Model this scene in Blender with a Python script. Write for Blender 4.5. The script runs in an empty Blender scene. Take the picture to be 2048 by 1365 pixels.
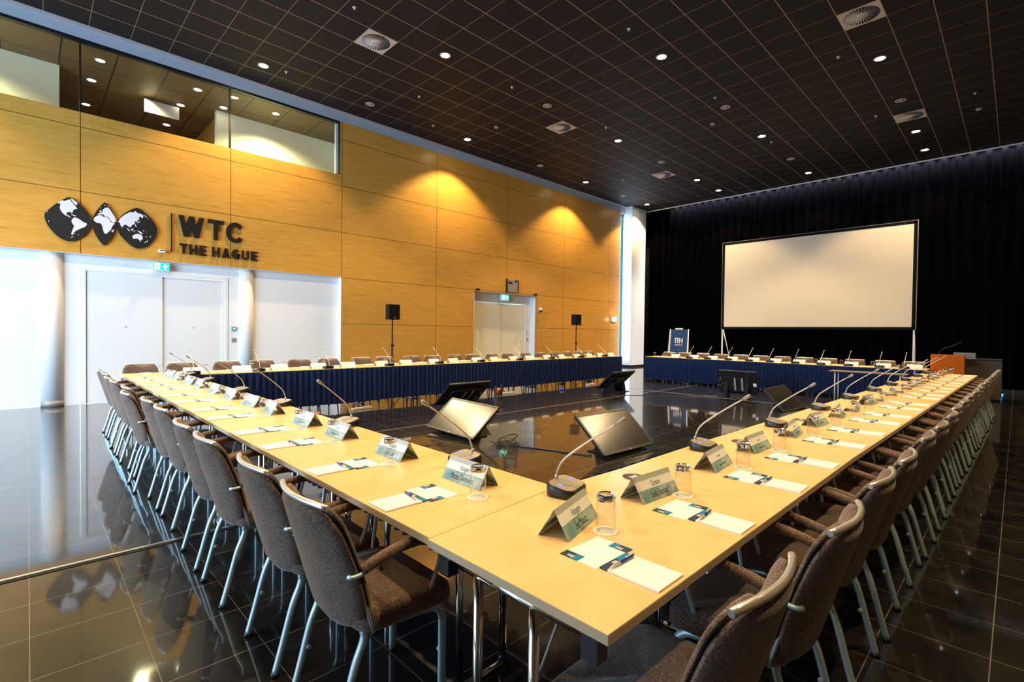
import bpy, math, random
from mathutils import Matrix, Vector
random.seed(7)
PI = math.pi
S = bpy.context.scene
COL = S.collection

# ------------------------------------------------------------------ camera
CAM_H = 1.44
F_PX, YAW, PITCH, ROLL = 989.56374, -0.796373478, -0.017715352, 0.0126434198
cam = bpy.data.cameras.new('camera')
cam.sensor_fit = 'HORIZONTAL'; cam.sensor_width = 36.0
cam.lens = F_PX / 2048.0 * 36.0
cam.clip_start = 0.02; cam.clip_end = 200
co = bpy.data.objects.new('camera', cam); COL.objects.link(co)
fwd = Vector((math.sin(YAW) * math.cos(PITCH), math.cos(YAW) * math.cos(PITCH), math.sin(PITCH)))
rgt = Vector((math.cos(YAW), -math.sin(YAW), 0)); upv = rgt.cross(fwd)
r2 = rgt * math.cos(ROLL) + upv * math.sin(ROLL)
u2 = -rgt * math.sin(ROLL) + upv * math.cos(ROLL)
m = Matrix((r2, u2, -fwd)).transposed().to_4x4()
m.translation = (0, 0, CAM_H)
co.matrix_world = m
S.camera = co

# ------------------------------------------------------------------ view, world, big lights
S.view_settings.view_transform = 'Standard'
S.view_settings.look = 'None'
S.view_settings.exposure = 0.9
S.view_settings.gamma = 1.0
S.view_settings.use_curve_mapping = False
W = bpy.data.worlds.new('sky'); S.world = W; W.use_nodes = True
bg = W.node_tree.nodes['Background']
bg.inputs[0].default_value = (0.55, 0.80, 1.0, 1); bg.inputs[1].default_value = 1.6

def area(name, loc, rot, sx, sy, power, color, spread=PI):
    l = bpy.data.lights.new(name, 'AREA'); l.shape = 'RECTANGLE'; l.size = sx; l.size_y = sy
    l.energy = power; l.color = color; l.spread = spread
    o = bpy.data.objects.new(name, l); COL.objects.link(o); o.location = loc; o.rotation_euler = rot
    return o
# daylight standing in the window band of the wall behind the camera
area('daylight_window', (-6.9, -5.95, 2.7), (PI / 2, 0, 0.30), 5.6, 3.8, 440, (0.50, 0.73, 1.0), 2.2)
# daylight in the tall slot window at the far end of the timber wall
area('daylight_slot', (-12.02, 18.23, 3.4), (0, -PI / 2, 0), 6.0, 0.22, 60, (0.5, 0.75, 1.0))
# cove strip above the black curtain
area('curtain_cove', (-3.0, 19.765, 6.93), (0.03, 0, 0), 15.0, 0.03, 750, (0.95, 0.97, 1.0), 2.0)

CEIL = 6.88
LAMP_POWER = 430
WARM = (1.0, 0.71, 0.36)
def spot(loc, power, color=WARM, ang=1.95, blend=0.35, rad=0.07):
    l = bpy.data.lights.new('downlight_beam', 'SPOT'); l.energy = power; l.color = color
    l.spot_size = ang; l.spot_blend = blend; l.shadow_soft_size = rad
    o = bpy.data.objects.new('downlight_beam', l); COL.objects.link(o); o.location = loc
    return o

# ------------------------------------------------------------------ materials
MATS = {}
def mat(name, col=(0.5, 0.5, 0.5), rough=0.5, metal=0.0, spec=0.5, emit=None, estr=0.0, coat=0.0):
    if name in MATS: return MATS[name]
    m = bpy.data.materials.new(name); m.use_nodes = True
    b = m.node_tree.nodes['Principled BSDF']
    b.inputs['Base Color'].default_value = (*col, 1); b.inputs['Roughness'].default_value = rough
    b.inputs['Metallic'].default_value = metal; b.inputs['Specular IOR Level'].default_value = spec
    b.inputs['Coat Weight'].default_value = coat
    if emit: b.inputs['Emission Color'].default_value = (*emit, 1); b.inputs['Emission Strength'].default_value = estr
    MATS[name] = m
    return m
def N(m, t, **kw):
    n = m.node_tree.nodes.new(t)
    for k, v in kw.items(): setattr(n, k, v)
    return n
def L(m, a, b): m.node_tree.links.new(a, b)
def bsdf(m): return m.node_tree.nodes['Principled BSDF']
def mth(m, op, a, b=None, c=None):
    n = N(m, 'ShaderNodeMath', operation=op)
    for i, v in enumerate((a, b, c)):
        if v is None: continue
        if isinstance(v, (int, float)): n.inputs[i].default_value = v
        else: L(m, v, n.inputs[i])
    return n.outputs[0]
def mixc(m, fac, a, b):
    n = N(m, 'ShaderNodeMix', data_type='RGBA')
    if isinstance(fac, (int, float)): n.inputs[0].default_value = fac
    else: L(m, fac, n.inputs[0])
    for i, v in ((6, a), (7, b)):
        if isinstance(v, tuple): n.inputs[i].default_value = (*v, 1)
        else: L(m, v, n.inputs[i])
    return n.outputs[2]
def pos(m):
    g = N(m, 'ShaderNodeNewGeometry'); s = N(m, 'ShaderNodeSeparateXYZ'); L(m, g.outputs['Position'], s.inputs[0])
    return g.outputs['Position'], s.outputs
def objco(m, scale=(1, 1, 1)):
    t = N(m, 'ShaderNodeTexCoord'); mp = N(m, 'ShaderNodeMapping'); mp.inputs['Scale'].default_value = scale
    L(m, t.outputs['Object'], mp.inputs[0]); return mp.outputs[0]
def noise(m, vec, scale, detail=3.0, rough=0.5):
    n = N(m, 'ShaderNodeTexNoise'); n.inputs['Scale'].default_value = scale
    n.inputs['Detail'].default_value = detail; n.inputs['Roughness'].default_value = rough
    L(m, vec, n.inputs['Vector']); return n.outputs['Fac']
def ramp(m, fac, stops):
    n = N(m, 'ShaderNodeValToRGB'); e = n.color_ramp.elements
    while len(e) < len(stops): e.new(0.5)
    for el, (p, c) in zip(e, stops): el.position = p; el.color = (*c, 1)
    L(m, fac, n.inputs[0]); return n.outputs[0]
def line(m, coord, off, step, half):
    # 1 on thin lines spaced by step
    a = mth(m, 'SUBTRACT', coord, off); a = mth(m, 'DIVIDE', a, step); a = mth(m, 'ROUND', a)
    a = mth(m, 'MULTIPLY', a, step); a = mth(m, 'ADD', a, off); a = mth(m, 'SUBTRACT', coord, a)
    a = mth(m, 'ABSOLUTE', a); return mth(m, 'LESS_THAN', a, half)
def bump(m, h, strength, dist=0.01):
    b = N(m, 'ShaderNodeBump'); b.inputs['Strength'].default_value = strength; b.inputs['Distance'].default_value = dist
    L(m, h, b.inputs['Height']); L(m, b.outputs[0], bsdf(m).inputs['Normal'])

def make_materials():
    # timber veneer wall with panel joints
    m = mat('timber_panel', (0.6, 0.35, 0.1), 0.34, spec=0.4)
    p, s = pos(m)
    mp = N(m, 'ShaderNodeMapping'); mp.inputs['Scale'].default_value = (1, 0.9, 9); L(m, p, mp.inputs[0])
    n1 = noise(m, mp.outputs[0], 2.2, 6, 0.62)
    mp2 = N(m, 'ShaderNodeMapping'); mp2.inputs['Scale'].default_value = (1, 3, 40); L(m, p, mp2.inputs[0])
    n2 = noise(m, mp2.outputs[0], 1.7, 3, 0.5)
    f = mth(m, 'ADD', mth(m, 'MULTIPLY', n1, 0.7), mth(m, 'MULTIPLY', n2, 0.3))
    c = ramp(m, f, [(0.28, (0.38, 0.175, 0.026)), (0.42, (0.55, 0.275, 0.046)), (0.66, (0.63, 0.330, 0.066))])
    lz = None
    for z0 in (1.60, 2.76, 3.90, 5.06, 6.22):
        a = mth(m, 'LESS_THAN', mth(m, 'ABSOLUTE', mth(m, 'SUBTRACT', s[2], z0)), 0.006)
        lz = a if lz is None else mth(m, 'MAXIMUM', lz, a)
    for y0 in (-1.8, 0.69, 3.14, 5.65, 8.55, 11.42, 14.36, 17.3):
        a = mth(m, 'LESS_THAN', mth(m, 'ABSOLUTE', mth(m, 'SUBTRACT', s[1], y0)), 0.007)
        lz = mth(m, 'MAXIMUM', lz, a)
    c = mixc(m, lz, c, (0.11, 0.052, 0.012)); L(m, c, bsdf(m).inputs['Base Color'])
    # polished dark stone floor
    m = mat('stone_floor', (0.01, 0.01, 0.01), 0.3, spec=0.15, coat=1.0); bsdf(m).inputs['Coat IOR'].default_value = 1.62; bsdf(m).inputs['Coat Roughness'].default_value = 0.045
    p, s = pos(m)
    n1 = noise(m, p, 3.5, 8, 0.7); n2 = noise(m, p, 22, 4, 0.6)
    c = ramp(m, n1, [(0.35, (0.0045, 0.0043, 0.0042)), (0.7, (0.014, 0.013, 0.012))])
    g = mth(m, 'MAXIMUM', line(m, s[0], -0.055, 0.388, 0.0022), line(m, s[1], 0.0, 0.385, 0.0018))
    c = mixc(m, g, c, (0.15, 0.14, 0.125)); L(m, c, bsdf(m).inputs['Base Color'])
    r = ramp(m, n1, [(0.3, (0.26, 0.26, 0.26)), (0.75, (0.36, 0.36, 0.36))])
    rr = mth(m, 'ADD', r, mth(m, 'MULTIPLY', g, 0.2)); L(m, rr, bsdf(m).inputs['Roughness'])
    bump(m, n2, 0.02, 0.01)
    # ceiling tiles
    m = mat('ceiling_tile', (0.02, 0.018, 0.018), 0.7, spec=0.2)
    p, s = pos(m)
    g1 = line(m, s[0], -7.0718, 0.6, 0.0065); g2 = line(m, s[1], 5.6004, 0.6, 0.0035)
    g = mth(m, 'MAXIMUM', g1, g2)
    L(m, mixc(m, g, (0.014, 0.012, 0.0135), (0.32, 0.26, 0.17)), bsdf(m).inputs['Base Color'])
    m = mat('gallery_ceiling', (0.14, 0.10, 0.05), 0.5, spec=0.4)
    p, s = pos(m)
    g = mth(m, 'MAXIMUM', line(m, s[0], -13.0, 1.15, 0.012), line(m, s[1], 1.25, 0.8, 0.012))
    L(m, mixc(m, g, (0.15, 0.105, 0.05), (0.02, 0.015, 0.01)), bsdf(m).inputs['Base Color'])
    # maple table top
    m = mat('maple', (0.7, 0.46, 0.22), 0.3, spec=0.45)
    p, s = pos(m)
    mp = N(m, 'ShaderNodeMapping'); mp.inputs['Scale'].default_value = (1.6, 1.0, 1); L(m, p, mp.inputs[0])
    n1 = noise(m, mp.outputs[0], 4.0, 5, 0.6)
    L(m, ramp(m, n1, [(0.3, (0.76, 0.475, 0.205)), (0.7, (0.86, 0.575, 0.28))]), bsdf(m).inputs['Base Color'])
    m = mat('table_edge', (0.50, 0.40, 0.27), 0.4)
    # chair fabric
    m = mat('chair_fabric', (0.12, 0.09, 0.08), 0.95, spec=0.15)
    v = objco(m); n1 = noise(m, v, 170, 2, 0.7); n2 = noise(m, v, 9, 3, 0.6)
    f = mth(m, 'ADD', mth(m, 'MULTIPLY', n1, 0.75), mth(m, 'MULTIPLY', n2, 0.25))
    L(m, ramp(m, f, [(0.40, (0.056, 0.037, 0.028)), (0.60, (0.210, 0.140, 0.105))]), bsdf(m).inputs['Base Color'])
    bsdf(m).inputs['Sheen Weight'].default_value = 0.25
    bump(m, n1, 0.25, 0.002)
    mat('black_fabric', (0.006, 0.006, 0.007), 0.9, spec=0.1)
    mat('chair_metal', (0.46, 0.62, 0.68), 0.42, 0.6)
    mat('handle_metal', (0.74, 0.74, 0.72), 0.28, 0.8)
    mat('chrome', (0.72, 0.72, 0.72), 0.1, 1.0)
    mat('black_plastic', (0.010, 0.010, 0.011), 0.35)
    mat('black_matte', (0.008, 0.008, 0.009), 0.7, spec=0.2)
    mat('skirt_blue', (0.004, 0.015, 0.072), 0.75, spec=0.2)
    m = mat('curtain_black', (0.0009, 0.0009, 0.0012), 0.95, spec=0.0)
    mat('white_wall', (0.80, 0.82, 0.84), 0.5)
    mat('white_door', (0.76, 0.77, 0.78), 0.35)
    mat('cream_door', (0.84, 0.78, 0.62), 0.4)
    mat('white_paint', (0.80, 0.80, 0.80), 0.5)
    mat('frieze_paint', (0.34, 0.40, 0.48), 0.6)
    mat('soffit_paint', (0.35, 0.33, 0.34), 0.7)
    mat('paper', (0.86, 0.84, 0.83), 0.8, spec=0.2)
    mat('coaster_paper', (0.90, 0.88, 0.82), 0.8, spec=0.2)
    mat('navy_print', (0.012, 0.035, 0.085), 0.4)
    mat('teal_print', (0.0, 0.19, 0.36), 0.4)
    mat('ink', (0.03, 0.035, 0.04), 0.7)
    mat('ink_grey', (0.14, 0.15, 0.16), 0.7)
    mat('card_white', (0.78, 0.80, 0.80), 0.6)
    m = mat('card_band', (0.3, 0.4, 0.38), 0.6)
    v = objco(m, (1, 1, 1)); n1 = noise(m, v, 14, 2, 0.5)
    L(m, ramp(m, n1, [(0.35, (0.13, 0.30, 0.34)), (0.55, (0.30, 0.42, 0.38)), (0.7, (0.42, 0.55, 0.60))]), bsdf(m).inputs['Base Color'])
    mat('pen_blue', (0.006, 0.02, 0.30), 0.2, coat=0.5)
    mat('pen_silver', (0.6, 0.6, 0.56), 0.3, 0.5)
    mat('champagne', (0.46, 0.40, 0.28), 0.35, 0.6)
    mat('mic_grille', (0.30, 0.28, 0.24), 0.5, 0.4)
    mat('gooseneck', (0.50, 0.49, 0.47), 0.35, 0.7)
    mat('blue_display', (0.01, 0.02, 0.3), 0.3, emit=(0.12, 0.16, 1.0), estr=1.2)
    mat('screen_white', (0.78, 0.70, 0.57), 0.8, spec=0.1)
    mat('tv_glass', (0.012, 0.012, 0.012), 0.22, spec=0.6)
    mat('lamp_glow', (1, 1, 1), 0.5, emit=(1.0, 0.80, 0.50), estr=45)
    mat('gallery_glow', (1, 1, 1), 0.5, emit=(1.0, 0.88, 0.62), estr=12)
    mat('grille_white', (0.52, 0.48, 0.46), 0.5)
    mat('grille_dark', (0.01, 0.01, 0.01), 0.8)
    mat('lamp_trim', (0.20, 0.18, 0.15), 0.4)
    mat('exit_green', (0.0, 0.45, 0.28), 0.4, emit=(0.0, 0.75, 0.42), estr=0.9)
    mat('exit_white', (0.9, 0.95, 0.92), 0.4, emit=(0.8, 1.0, 0.95), estr=1.1)
    mat('steel_grey', (0.32, 0.31, 0.30), 0.5, 0.3)
    mat('white_post', (0.72, 0.72, 0.70), 0.4)
    mat('poster_blue', (0.006, 0.045, 0.16), 0.45)
    mat('lectern_wood', (0.42, 0.10, 0.010), 0.8, spec=0.1)
    mat('lectern_dark', (0.10, 0.02, 0.008), 0.5)
    mat('cabinet_dark', (0.045, 0.036, 0.02), 0.6)
    mat('brown_top', (0.12, 0.075, 0.055), 0.5)
    mat('orange_plastic', (0.75, 0.10, 0.02), 0.4)
    mat('blue_plastic', (0.03, 0.08, 0.45), 0.4)
    mat('cyan_frame', (0.03, 0.26, 0.32), 0.4)
    mat('pillar_paint', (0.62, 0.64, 0.68), 0.55)
    mat('gallery_wall', (0.74, 0.74, 0.60), 0.6)
    mat('gallery_timber', (0.50, 0.20, 0.03), 0.5)
    mat('plaque_black', (0.008, 0.008, 0.010), 0.45)
    mat('map_white', (0.62, 0.64, 0.72), 0.6)
    mat('right_wall_paint', (0.22, 0.15, 0.08), 0.7)
    mat('cyan_led', (0.0, 0.2, 0.5), 0.4, emit=(0.02, 0.30, 0.9), estr=3)
    mat('metal_strip', (0.75, 0.74, 0.70), 0.25, 0.9)
    # thin glass: clear with mirror reflections at grazing angles
    for nm, tint in (('thin_glass', (0.97, 0.98, 0.98)), ('pane_glass', (0.88, 0.91, 0.86))):
        m = bpy.data.materials.new(nm); m.use_nodes = True; MATS[nm] = m
        nt = m.node_tree; nt.nodes.clear()
        o = N(m, 'ShaderNodeOutputMaterial'); t = N(m, 'ShaderNodeBsdfTransparent'); t.inputs[0].default_value = (*tint, 1)
        g = N(m, 'ShaderNodeBsdfGlossy'); g.inputs['Roughness'].default_value = 0.02
        fr = N(m, 'ShaderNodeLayerWeight'); fc = mth(m, 'ADD', mth(m, 'MULTIPLY', mth(m, 'POWER', fr.outputs['Facing'], 4.0), 0.7), 0.04)
        mx = N(m, 'ShaderNodeMixShader'); L(m, fc, mx.inputs[0]); L(m, t.outputs[0], mx.inputs[1]); L(m, g.outputs[0], mx.inputs[2])
        L(m, mx.outputs[0], o.inputs[0])
    m = mat('thick_glass', (0.97, 0.98, 0.98), 0.02); bsdf(m).inputs['Transmission Weight'].default_value = 1.0
    bsdf(m).inputs['IOR'].default_value = 1.5
make_materials()

# ------------------------------------------------------------------ mesh helpers
class MB:
    def __init__(s): s.v = []; s.f = []; s.mi = []; s.mats = []; s.sm = []; s.cur = 0
    def use(s, name):
        if name not in s.mats: s.mats.append(name)
        s.cur = s.mats.index(name); return s
    def add(s, vs, fs, smooth=False):
        b = len(s.v); s.v += [tuple(x) for x in vs]
        for f in fs: s.f.append(tuple(b + i for i in f)); s.mi.append(s.cur); s.sm.append(smooth)
        return s
    def box(s, x0, x1, y0, y1, z0, z1, M=None):
        vs = [Vector((x, y, z)) for x in (x0, x1) for y in (y0, y1) for z in (z0, z1)]
        if M: vs = [M @ v for v in vs]
        return s.add(vs, [(0, 1, 3, 2), (4, 6, 7, 5), (0, 4, 5, 1), (2, 3, 7, 6), (0, 2, 6, 4), (1, 5, 7, 3)])
    def prism(s, pts, z0, z1, M=None, smooth_side=False):
        # pts in local xy, extruded in z
        n = len(pts)
        a = sum(pts[i][0] * pts[(i + 1) % n][1] - pts[(i + 1) % n][0] * pts[i][1] for i in range(n))
        if a < 0: pts = pts[::-1]
        vs = [Vector((x, y, z0)) for x, y in pts] + [Vector((x, y, z1)) for x, y in pts]
        if M: vs = [M @ v for v in vs]
        s.add(vs, [tuple(reversed(range(n))), tuple(range(n, 2 * n))])
        b = len(s.v) - 2 * n
        for i in range(n):
            j = (i + 1) % n
            s.f.append((b + i, b + j, b + n + j, b + n + i)); s.mi.append(s.cur); s.sm.append(smooth_side)
        return s
    def tube(s, path, r, n=8, closed=False, caps=True, squash=None):
        P = [Vector(p) for p in path]; k = len(P)
        R = r if isinstance(r, (list, tuple)) else [r] * k
        rings = []; prev = None
        for i in range(k):
            if closed: d = P[(i + 1) % k] - P[i - 1]
            else: d = P[min(i + 1, k - 1)] - P[max(i - 1, 0)]
            if d.length < 1e-9: d = Vector((0, 0, 1))
            d.normalize()
            if prev is None:
                a = Vector((0, 0, 1)) if abs(d.z) < 0.9 else Vector((1, 0, 0))
                nrm = (a - d * a.dot(d)).normalized()
            else: nrm = (prev - d * prev.dot(d)).normalized()
            prev = nrm; bn = d.cross(nrm)
            sq = squash or 1.0
            rings.append([P[i] + (nrm * math.cos(2 * PI * j / n) * sq + bn * math.sin(2 * PI * j / n)) * R[i] for j in range(n)])
        vs = [v for rg in rings for v in rg]; fs = []
        for i in range(k if closed else k - 1):
            a, b = i * n, ((i + 1) % k) * n
            for j in range(n): fs.append((a + j, a + (j + 1) % n, b + (j + 1) % n, b + j))
        s.add(vs, fs, True)
        if caps and not closed:
            b = len(s.v) - k * n
            s.f.append(tuple(b + j for j in reversed(range(n)))); s.mi.append(s.cur); s.sm.append(False)
            s.f.append(tuple(b + (k - 1) * n + j for j in range(n))); s.mi.append(s.cur); s.sm.append(False)
        return s
    def lathe(s, prof, n=24, c=(0, 0, 0), M=None):
        vs = []; fs = []
        for r, z in prof:
            for j in range(n):
                a = 2 * PI * j / n; v = Vector((c[0] + r * math.cos(a), c[1] + r * math.sin(a), c[2] + z))
                vs.append(M @ v if M else v)
        for i in range(len(prof) - 1):
            for j in range(n): fs.append((i * n + j, i * n + (j + 1) % n, (i + 1) * n + (j + 1) % n, (i + 1) * n + j))
        s.add(vs, fs, True)
        b = len(s.v) - len(vs)
        for rw, rev in ((0, True), (len(prof) - 1, False)):
            if prof[rw][0] > 1e-6:
                t = [b + rw * n + j for j in range(n)]
                s.f.append(tuple(reversed(t)) if rev else tuple(t)); s.mi.append(s.cur); s.sm.append(False)
        return s
    def grid(s, rows, smooth=True, closed=False):
        k = len(rows); n = len(rows[0]); vs = [v for r in rows for v in r]; fs = []
        for i in range(k - 1):
            for j in range(n if closed else n - 1):
                fs.append((i * n + j, i * n + (j + 1) % n, (i + 1) * n + (j + 1) % n, (i + 1) * n + j))
        return s.add(vs, fs, smooth)
    def mesh(s, name):
        me = bpy.data.meshes.new(name); me.from_pydata(s.v, [], s.f)
        for mm in s.mats: me.materials.append(MATS[mm])
        me.polygons.foreach_set('material_index', s.mi); me.polygons.foreach_set('use_smooth', s.sm)
        me.update(); return me
    def build(s, name, parent=None, loc=None, rot=None, bevel=0.0, seg=2, smooth=False):
        o = bpy.data.objects.new(name, s.mesh(name)); COL.objects.link(o)
        if parent: o.parent = parent
        if loc: o.location = loc
        if rot: o.rotation_euler = rot
        if bevel:
            b = o.modifiers.new('bevel', 'BEVEL'); b.width = bevel; b.segments = seg; b.limit_method = 'ANGLE'; b.angle_limit = 0.6
            b.harden_normals = False
            if smooth:
                for p in o.data.polygons: p.use_smooth = True
        return o
def mb(m): return MB().use(m)
def tag(o, label, cat, group=None):
    o['label'] = label; o['category'] = cat
    if group: o['group'] = group
    return o
def thing(name, label, cat, loc=(0, 0, 0), rz=0.0, group=None):
    o = bpy.data.objects.new(name, None); COL.objects.link(o); o.location = loc; o.rotation_euler = (0, 0, rz)
    o.empty_display_size = 0.1
    return tag(o, label, cat, group)
def struct(o): o['kind'] = 'structure'; return o
def dup(root, loc, rz, label, group=None, cat=None):
    r = root.copy(); COL.objects.link(r); r.location = loc; r.rotation_euler = (0, 0, rz); r['label'] = label
    if group: r['group'] = group
    for ch in list(root.children):
        c = ch.copy(); COL.objects.link(c); c.parent = r
        for g in list(ch.children):
            d = g.copy(); COL.objects.link(d); d.parent = c
    return r
ORD = ['first', 'second', 'third', 'fourth', 'fifth', 'sixth', 'seventh', 'eighth', 'ninth', 'tenth', 'eleventh', 'twelfth', 'thirteenth',
       'fourteenth', 'fifteenth', 'sixteenth', 'seventeenth', 'eighteenth', 'nineteenth', 'twentieth']
def rrect(w, h, r, n=5, cx=0, cy=0):
    pts = []
    for sx, sy, a0 in ((1, 1, 0), (-1, 1, PI / 2), (-1, -1, PI), (1, -1, 1.5 * PI)):
        for i in range(n + 1):
            a = a0 + PI / 2 * i / n
            pts.append((cx + sx * (w / 2 - r) + r * math.cos(a), cy + sy * (h / 2 - r) + r * math.sin(a)))
    return pts
def smooth_path(pts, k=6):
    P = [Vector(p) for p in pts]; out = []
    for i in range(len(P) - 1):
        p0 = P[max(i - 1, 0)]; p1 = P[i]; p2 = P[i + 1]; p3 = P[min(i + 2, len(P) - 1)]
        for j in range(k):
            t = j / k
            out.append(0.5 * ((2 * p1) + (-p0 + p2) * t + (2 * p0 - 5 * p1 + 4 * p2 - p3) * t * t + (-p0 + 3 * p1 - 3 * p2 + p3) * t ** 3))
    out.append(P[-1]); return out
_txt = {}
def text_mesh(body, size, matname, sx=1.0, offset=0.0, shear=0.0, extrude=0.0005, align='CENTER'):
    key = (body, size, matname, sx, offset, shear, extrude)
    if key in _txt: return _txt[key]
    cu = bpy.data.curves.new('lettering', 'FONT'); cu.body = body; cu.size = size; cu.align_x = align; cu.align_y = 'CENTER'
    cu.offset = offset; cu.shear = shear; cu.extrude = extrude; cu.resolution_u = 3
    o = bpy.data.objects.new('tmp', cu); COL.objects.link(o)
    bpy.context.view_layer.update()
    me = bpy.data.meshes.new_from_object(o.evaluated_get(bpy.context.evaluated_depsgraph_get()))
    COL.objects.unlink(o); bpy.data.objects.remove(o)
    for v in me.vertices: v.co.x *= sx
    me.materials.clear(); me.materials.append(MATS[matname]); me.name = 'lettering'
    _txt[key] = me; return me
def text_obj(name, parent, M, *a, **k):
    o = bpy.data.objects.new(name, text_mesh(*a, **k)); COL.objects.link(o); o.parent = parent
    o.matrix_local = M; return o
def nh_logo(b, M, w, z0=0.0, z1=0.0006):
    # the 'nH' mark with a line of small capitals under it, width w, centred, drawn in xy
    t = w * 0.13; h = w * 0.62
    def bar(x0, x1, y0, y1): b.box(x0, x1, y0, y1, z0, z1, M)
    x = -w / 2
    bar(x, x + t, 0, h); bar(x, x + w * .42, h - t * .8, h); bar(x + w * .42 - t, x + w * .42, 0, h)
    bar(x - t * .5, x, h - t * .8, h)
    x = w * .02
    bar(x, x + t, 0, h); bar(w / 2 - t, w / 2, 0, h); bar(x, w / 2, h * .42, h * .42 + t * .9)
def slab_letter_pts(): pass
# ================================================================== ROOM SHELL
XW = -11.95
struct(mb('stone_floor').box(-12.6, 5.2, -6.3, 20.6, -0.1, 0.0).build('floor'))
struct(mb('ceiling_tile').box(-11.85, 5.2, -6.3, 19.72, CEIL, CEIL + 0.12).build('ceiling'))
struct(mb('soffit_paint').box(-12.1, -11.85, -6.3, 20.6, CEIL - 0.012, CEIL + 0.12).build('trim_1'))
struct(mb('white_paint').box(-11.85, 5.2, 19.70, 19.735, CEIL - 0.03, CEIL + 0.12).build('trim_2'))
struct(mb('black_matte').box(-12.6, 5.2, 19.735, 20.6, CEIL + 0.08, CEIL + 0.2).build('ceiling_far'))
# timber wall with its openings
w = mb('timber_panel')
w.box(-12.1, XW, -6.3, 5.6, 2.775, 5.33)
w.box(-12.1, XW, 5.6, 5.645, 2.775, 6.66); w.box(-12.1, XW, 5.645, 10.0, 0, 6.66)
w.box(-12.1, XW, 10.0, 12.82, 2.72, 6.66); w.box(-12.1, XW, 12.82, 18.1, 0, 6.66)
struct(w.build('wall_left'))
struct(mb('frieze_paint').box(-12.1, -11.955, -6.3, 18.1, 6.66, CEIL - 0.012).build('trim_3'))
# recessed white wall under the timber band
struct(mb('white_wall').box(-12.3, -12.12, -6.3, 0.68, 0, 2.79).box(-12.3, -12.12, 3.14, 5.65, 0, 2.79).box(-12.3, -12.12, 0.68, 3.14, 2.53, 2.79)
       .box(-12.12, XW + 0.001, 5.635, 5.65, 0, 2.775).build('wall_left_recess'))
struct(mb('white_paint').box(-12.3, -11.96, -6.3, 5.65, 2.765, 2.775).build('trim_4'))

def double_door(n, y0, ym, y1, ztop, x, leafmat, right_deeper=0.03):
    f = mb('white_paint')
    f.box(x - 0.1, x + 0.012, y0 - 0.07, y0, 0, ztop + 0.06).box(x - 0.1, x + 0.012, y1, y1 + 0.07, 0, ztop + 0.06).box(x - 0.1, x + 0.012, y0, y1, ztop, ztop + 0.06)
    o = struct(f.build('door_%d' % n))
    a = mb(leafmat).box(x - 0.06, x - 0.004, y0 + 0.012, ym - 0.004, 0.012, ztop - 0.008).build('door_leaf', o, bevel=0.003)
    b = mb(leafmat).box(x - 0.06 - right_deeper, x - 0.004 - right_deeper, ym + 0.004, y1 - 0.006, 0.012, ztop - 0.012).build('door_leaf', o, bevel=0.003)
    for d, yy, dx in ((a, (y0 + ym) / 2, 0), (b, (ym + y1) / 2, right_deeper)):
        M = Matrix.Translation((x - 0.003 - dx, yy, 1.45)) @ Matrix.Rotation(PI / 2, 4, 'Y')
        mb('steel_grey').lathe([(0.0, 0.004), (0.012, 0.004), (0.014, 0.0)], 12, M=M).build('door_lock', d)
    k = mb('black_matte').box(x - 0.09, x - 0.05, y0 - 0.0, y0 + 0.012, 0, ztop).build('door_gap', o)
    return o
double_door(1, 0.77, 1.95, 3.06, 2.49, -12.12, 'white_door')
# niche with the second door
n = mb('white_paint')
n.box(-12.42, -12.2, 10.0, 10.12, 0, 2.72).box(-12.42, -12.2, 12.64, 12.84, 0, 2.72).box(-12.42, -12.2, 10.12, 12.64, 2.47, 2.72)
n.box(-12.2, XW + 0.002, 12.80, 12.822, 0, 2.72).box(-12.2, XW + 0.002, 9.998, 10.012, 0, 2.72)
struct(n.build('wall_left_niche'))
struct(mb('steel_grey').box(-12.2, XW + 0.012, 9.98, 12.85, 2.70, 2.735).box(XW - 0.01, XW + 0.014, 12.822, 12.86, 0, 2.73).build('trim_5'))
double_door(2, 10.19, 11.39, 12.57, 2.41, -12.2, 'cream_door', 0.02)
# round columns standing proud of the white wall
for i, y in enumerate((0.31, 3.50)):
    c = mb('white_paint').lathe([(0.165, 0.10), (0.165, 2.774)], 40, c=(-12.18, y, 0)).build('column')
    struct(c)
    mb('steel_grey').lathe([(0.168, 0.0), (0.168, 0.10), (0.16, 0.102)], 40, c=(-12.18, y, 0)).build('column_base', c)
# gallery window and the room behind it
f = mb('black_plastic')
f.box(-12.04, XW - 0.005, -6.3, 5.6, 6.605, 6.66)
for y in (-1.75, 0.69, 3.13): f.box(-12.03, XW - 0.01, y - 0.014, y + 0.014, 5.33, 6.61)
f.box(-12.04, XW - 0.005, 5.575, 5.6, 5.33, 6.61)
wf = struct(f.build('window_1'))
mb('white_paint').box(-12.1, -12.045, 5.52, 5.6, 5.33, 6.61).build('window_reveal', wf)
for a, b in ((-6.3, -1.764), (-1.736, 0.676), (0.704, 3.116), (3.144, 5.575)):
    mb('pane_glass').add([(-12.0, a, 5.33), (-12.0, b, 5.33), (-12.0, b, 6.605), (-12.0, a, 6.605)], [(0, 1, 2, 3)]).build('window_pane', wf)
struct(mb('gallery_ceiling').box(-17.2, -12.1, -6.3, 6.3, 6.62, 6.72).build('ceiling_gallery'))
struct(mb('stone_floor').box(-17.2, -12.1, -6.3, 6.3, 5.08, 5.18).build('floor_gallery'))
struct(mb('gallery_wall').box(-13.55, -13.4, 3.21, 6.15, 5.18, 6.62).build('wall_gallery_partition'))
struct(mb('gallery_wall').box(-13.55, -13.4, -6.3, 0.46, 5.18, 6.62).build('wall_gallery_partition'))
struct(mb('gallery_wall').box(-17.2, -12.1, 6.15, 6.25, 5.18, 6.62).build('wall_gallery_end'))
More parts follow.
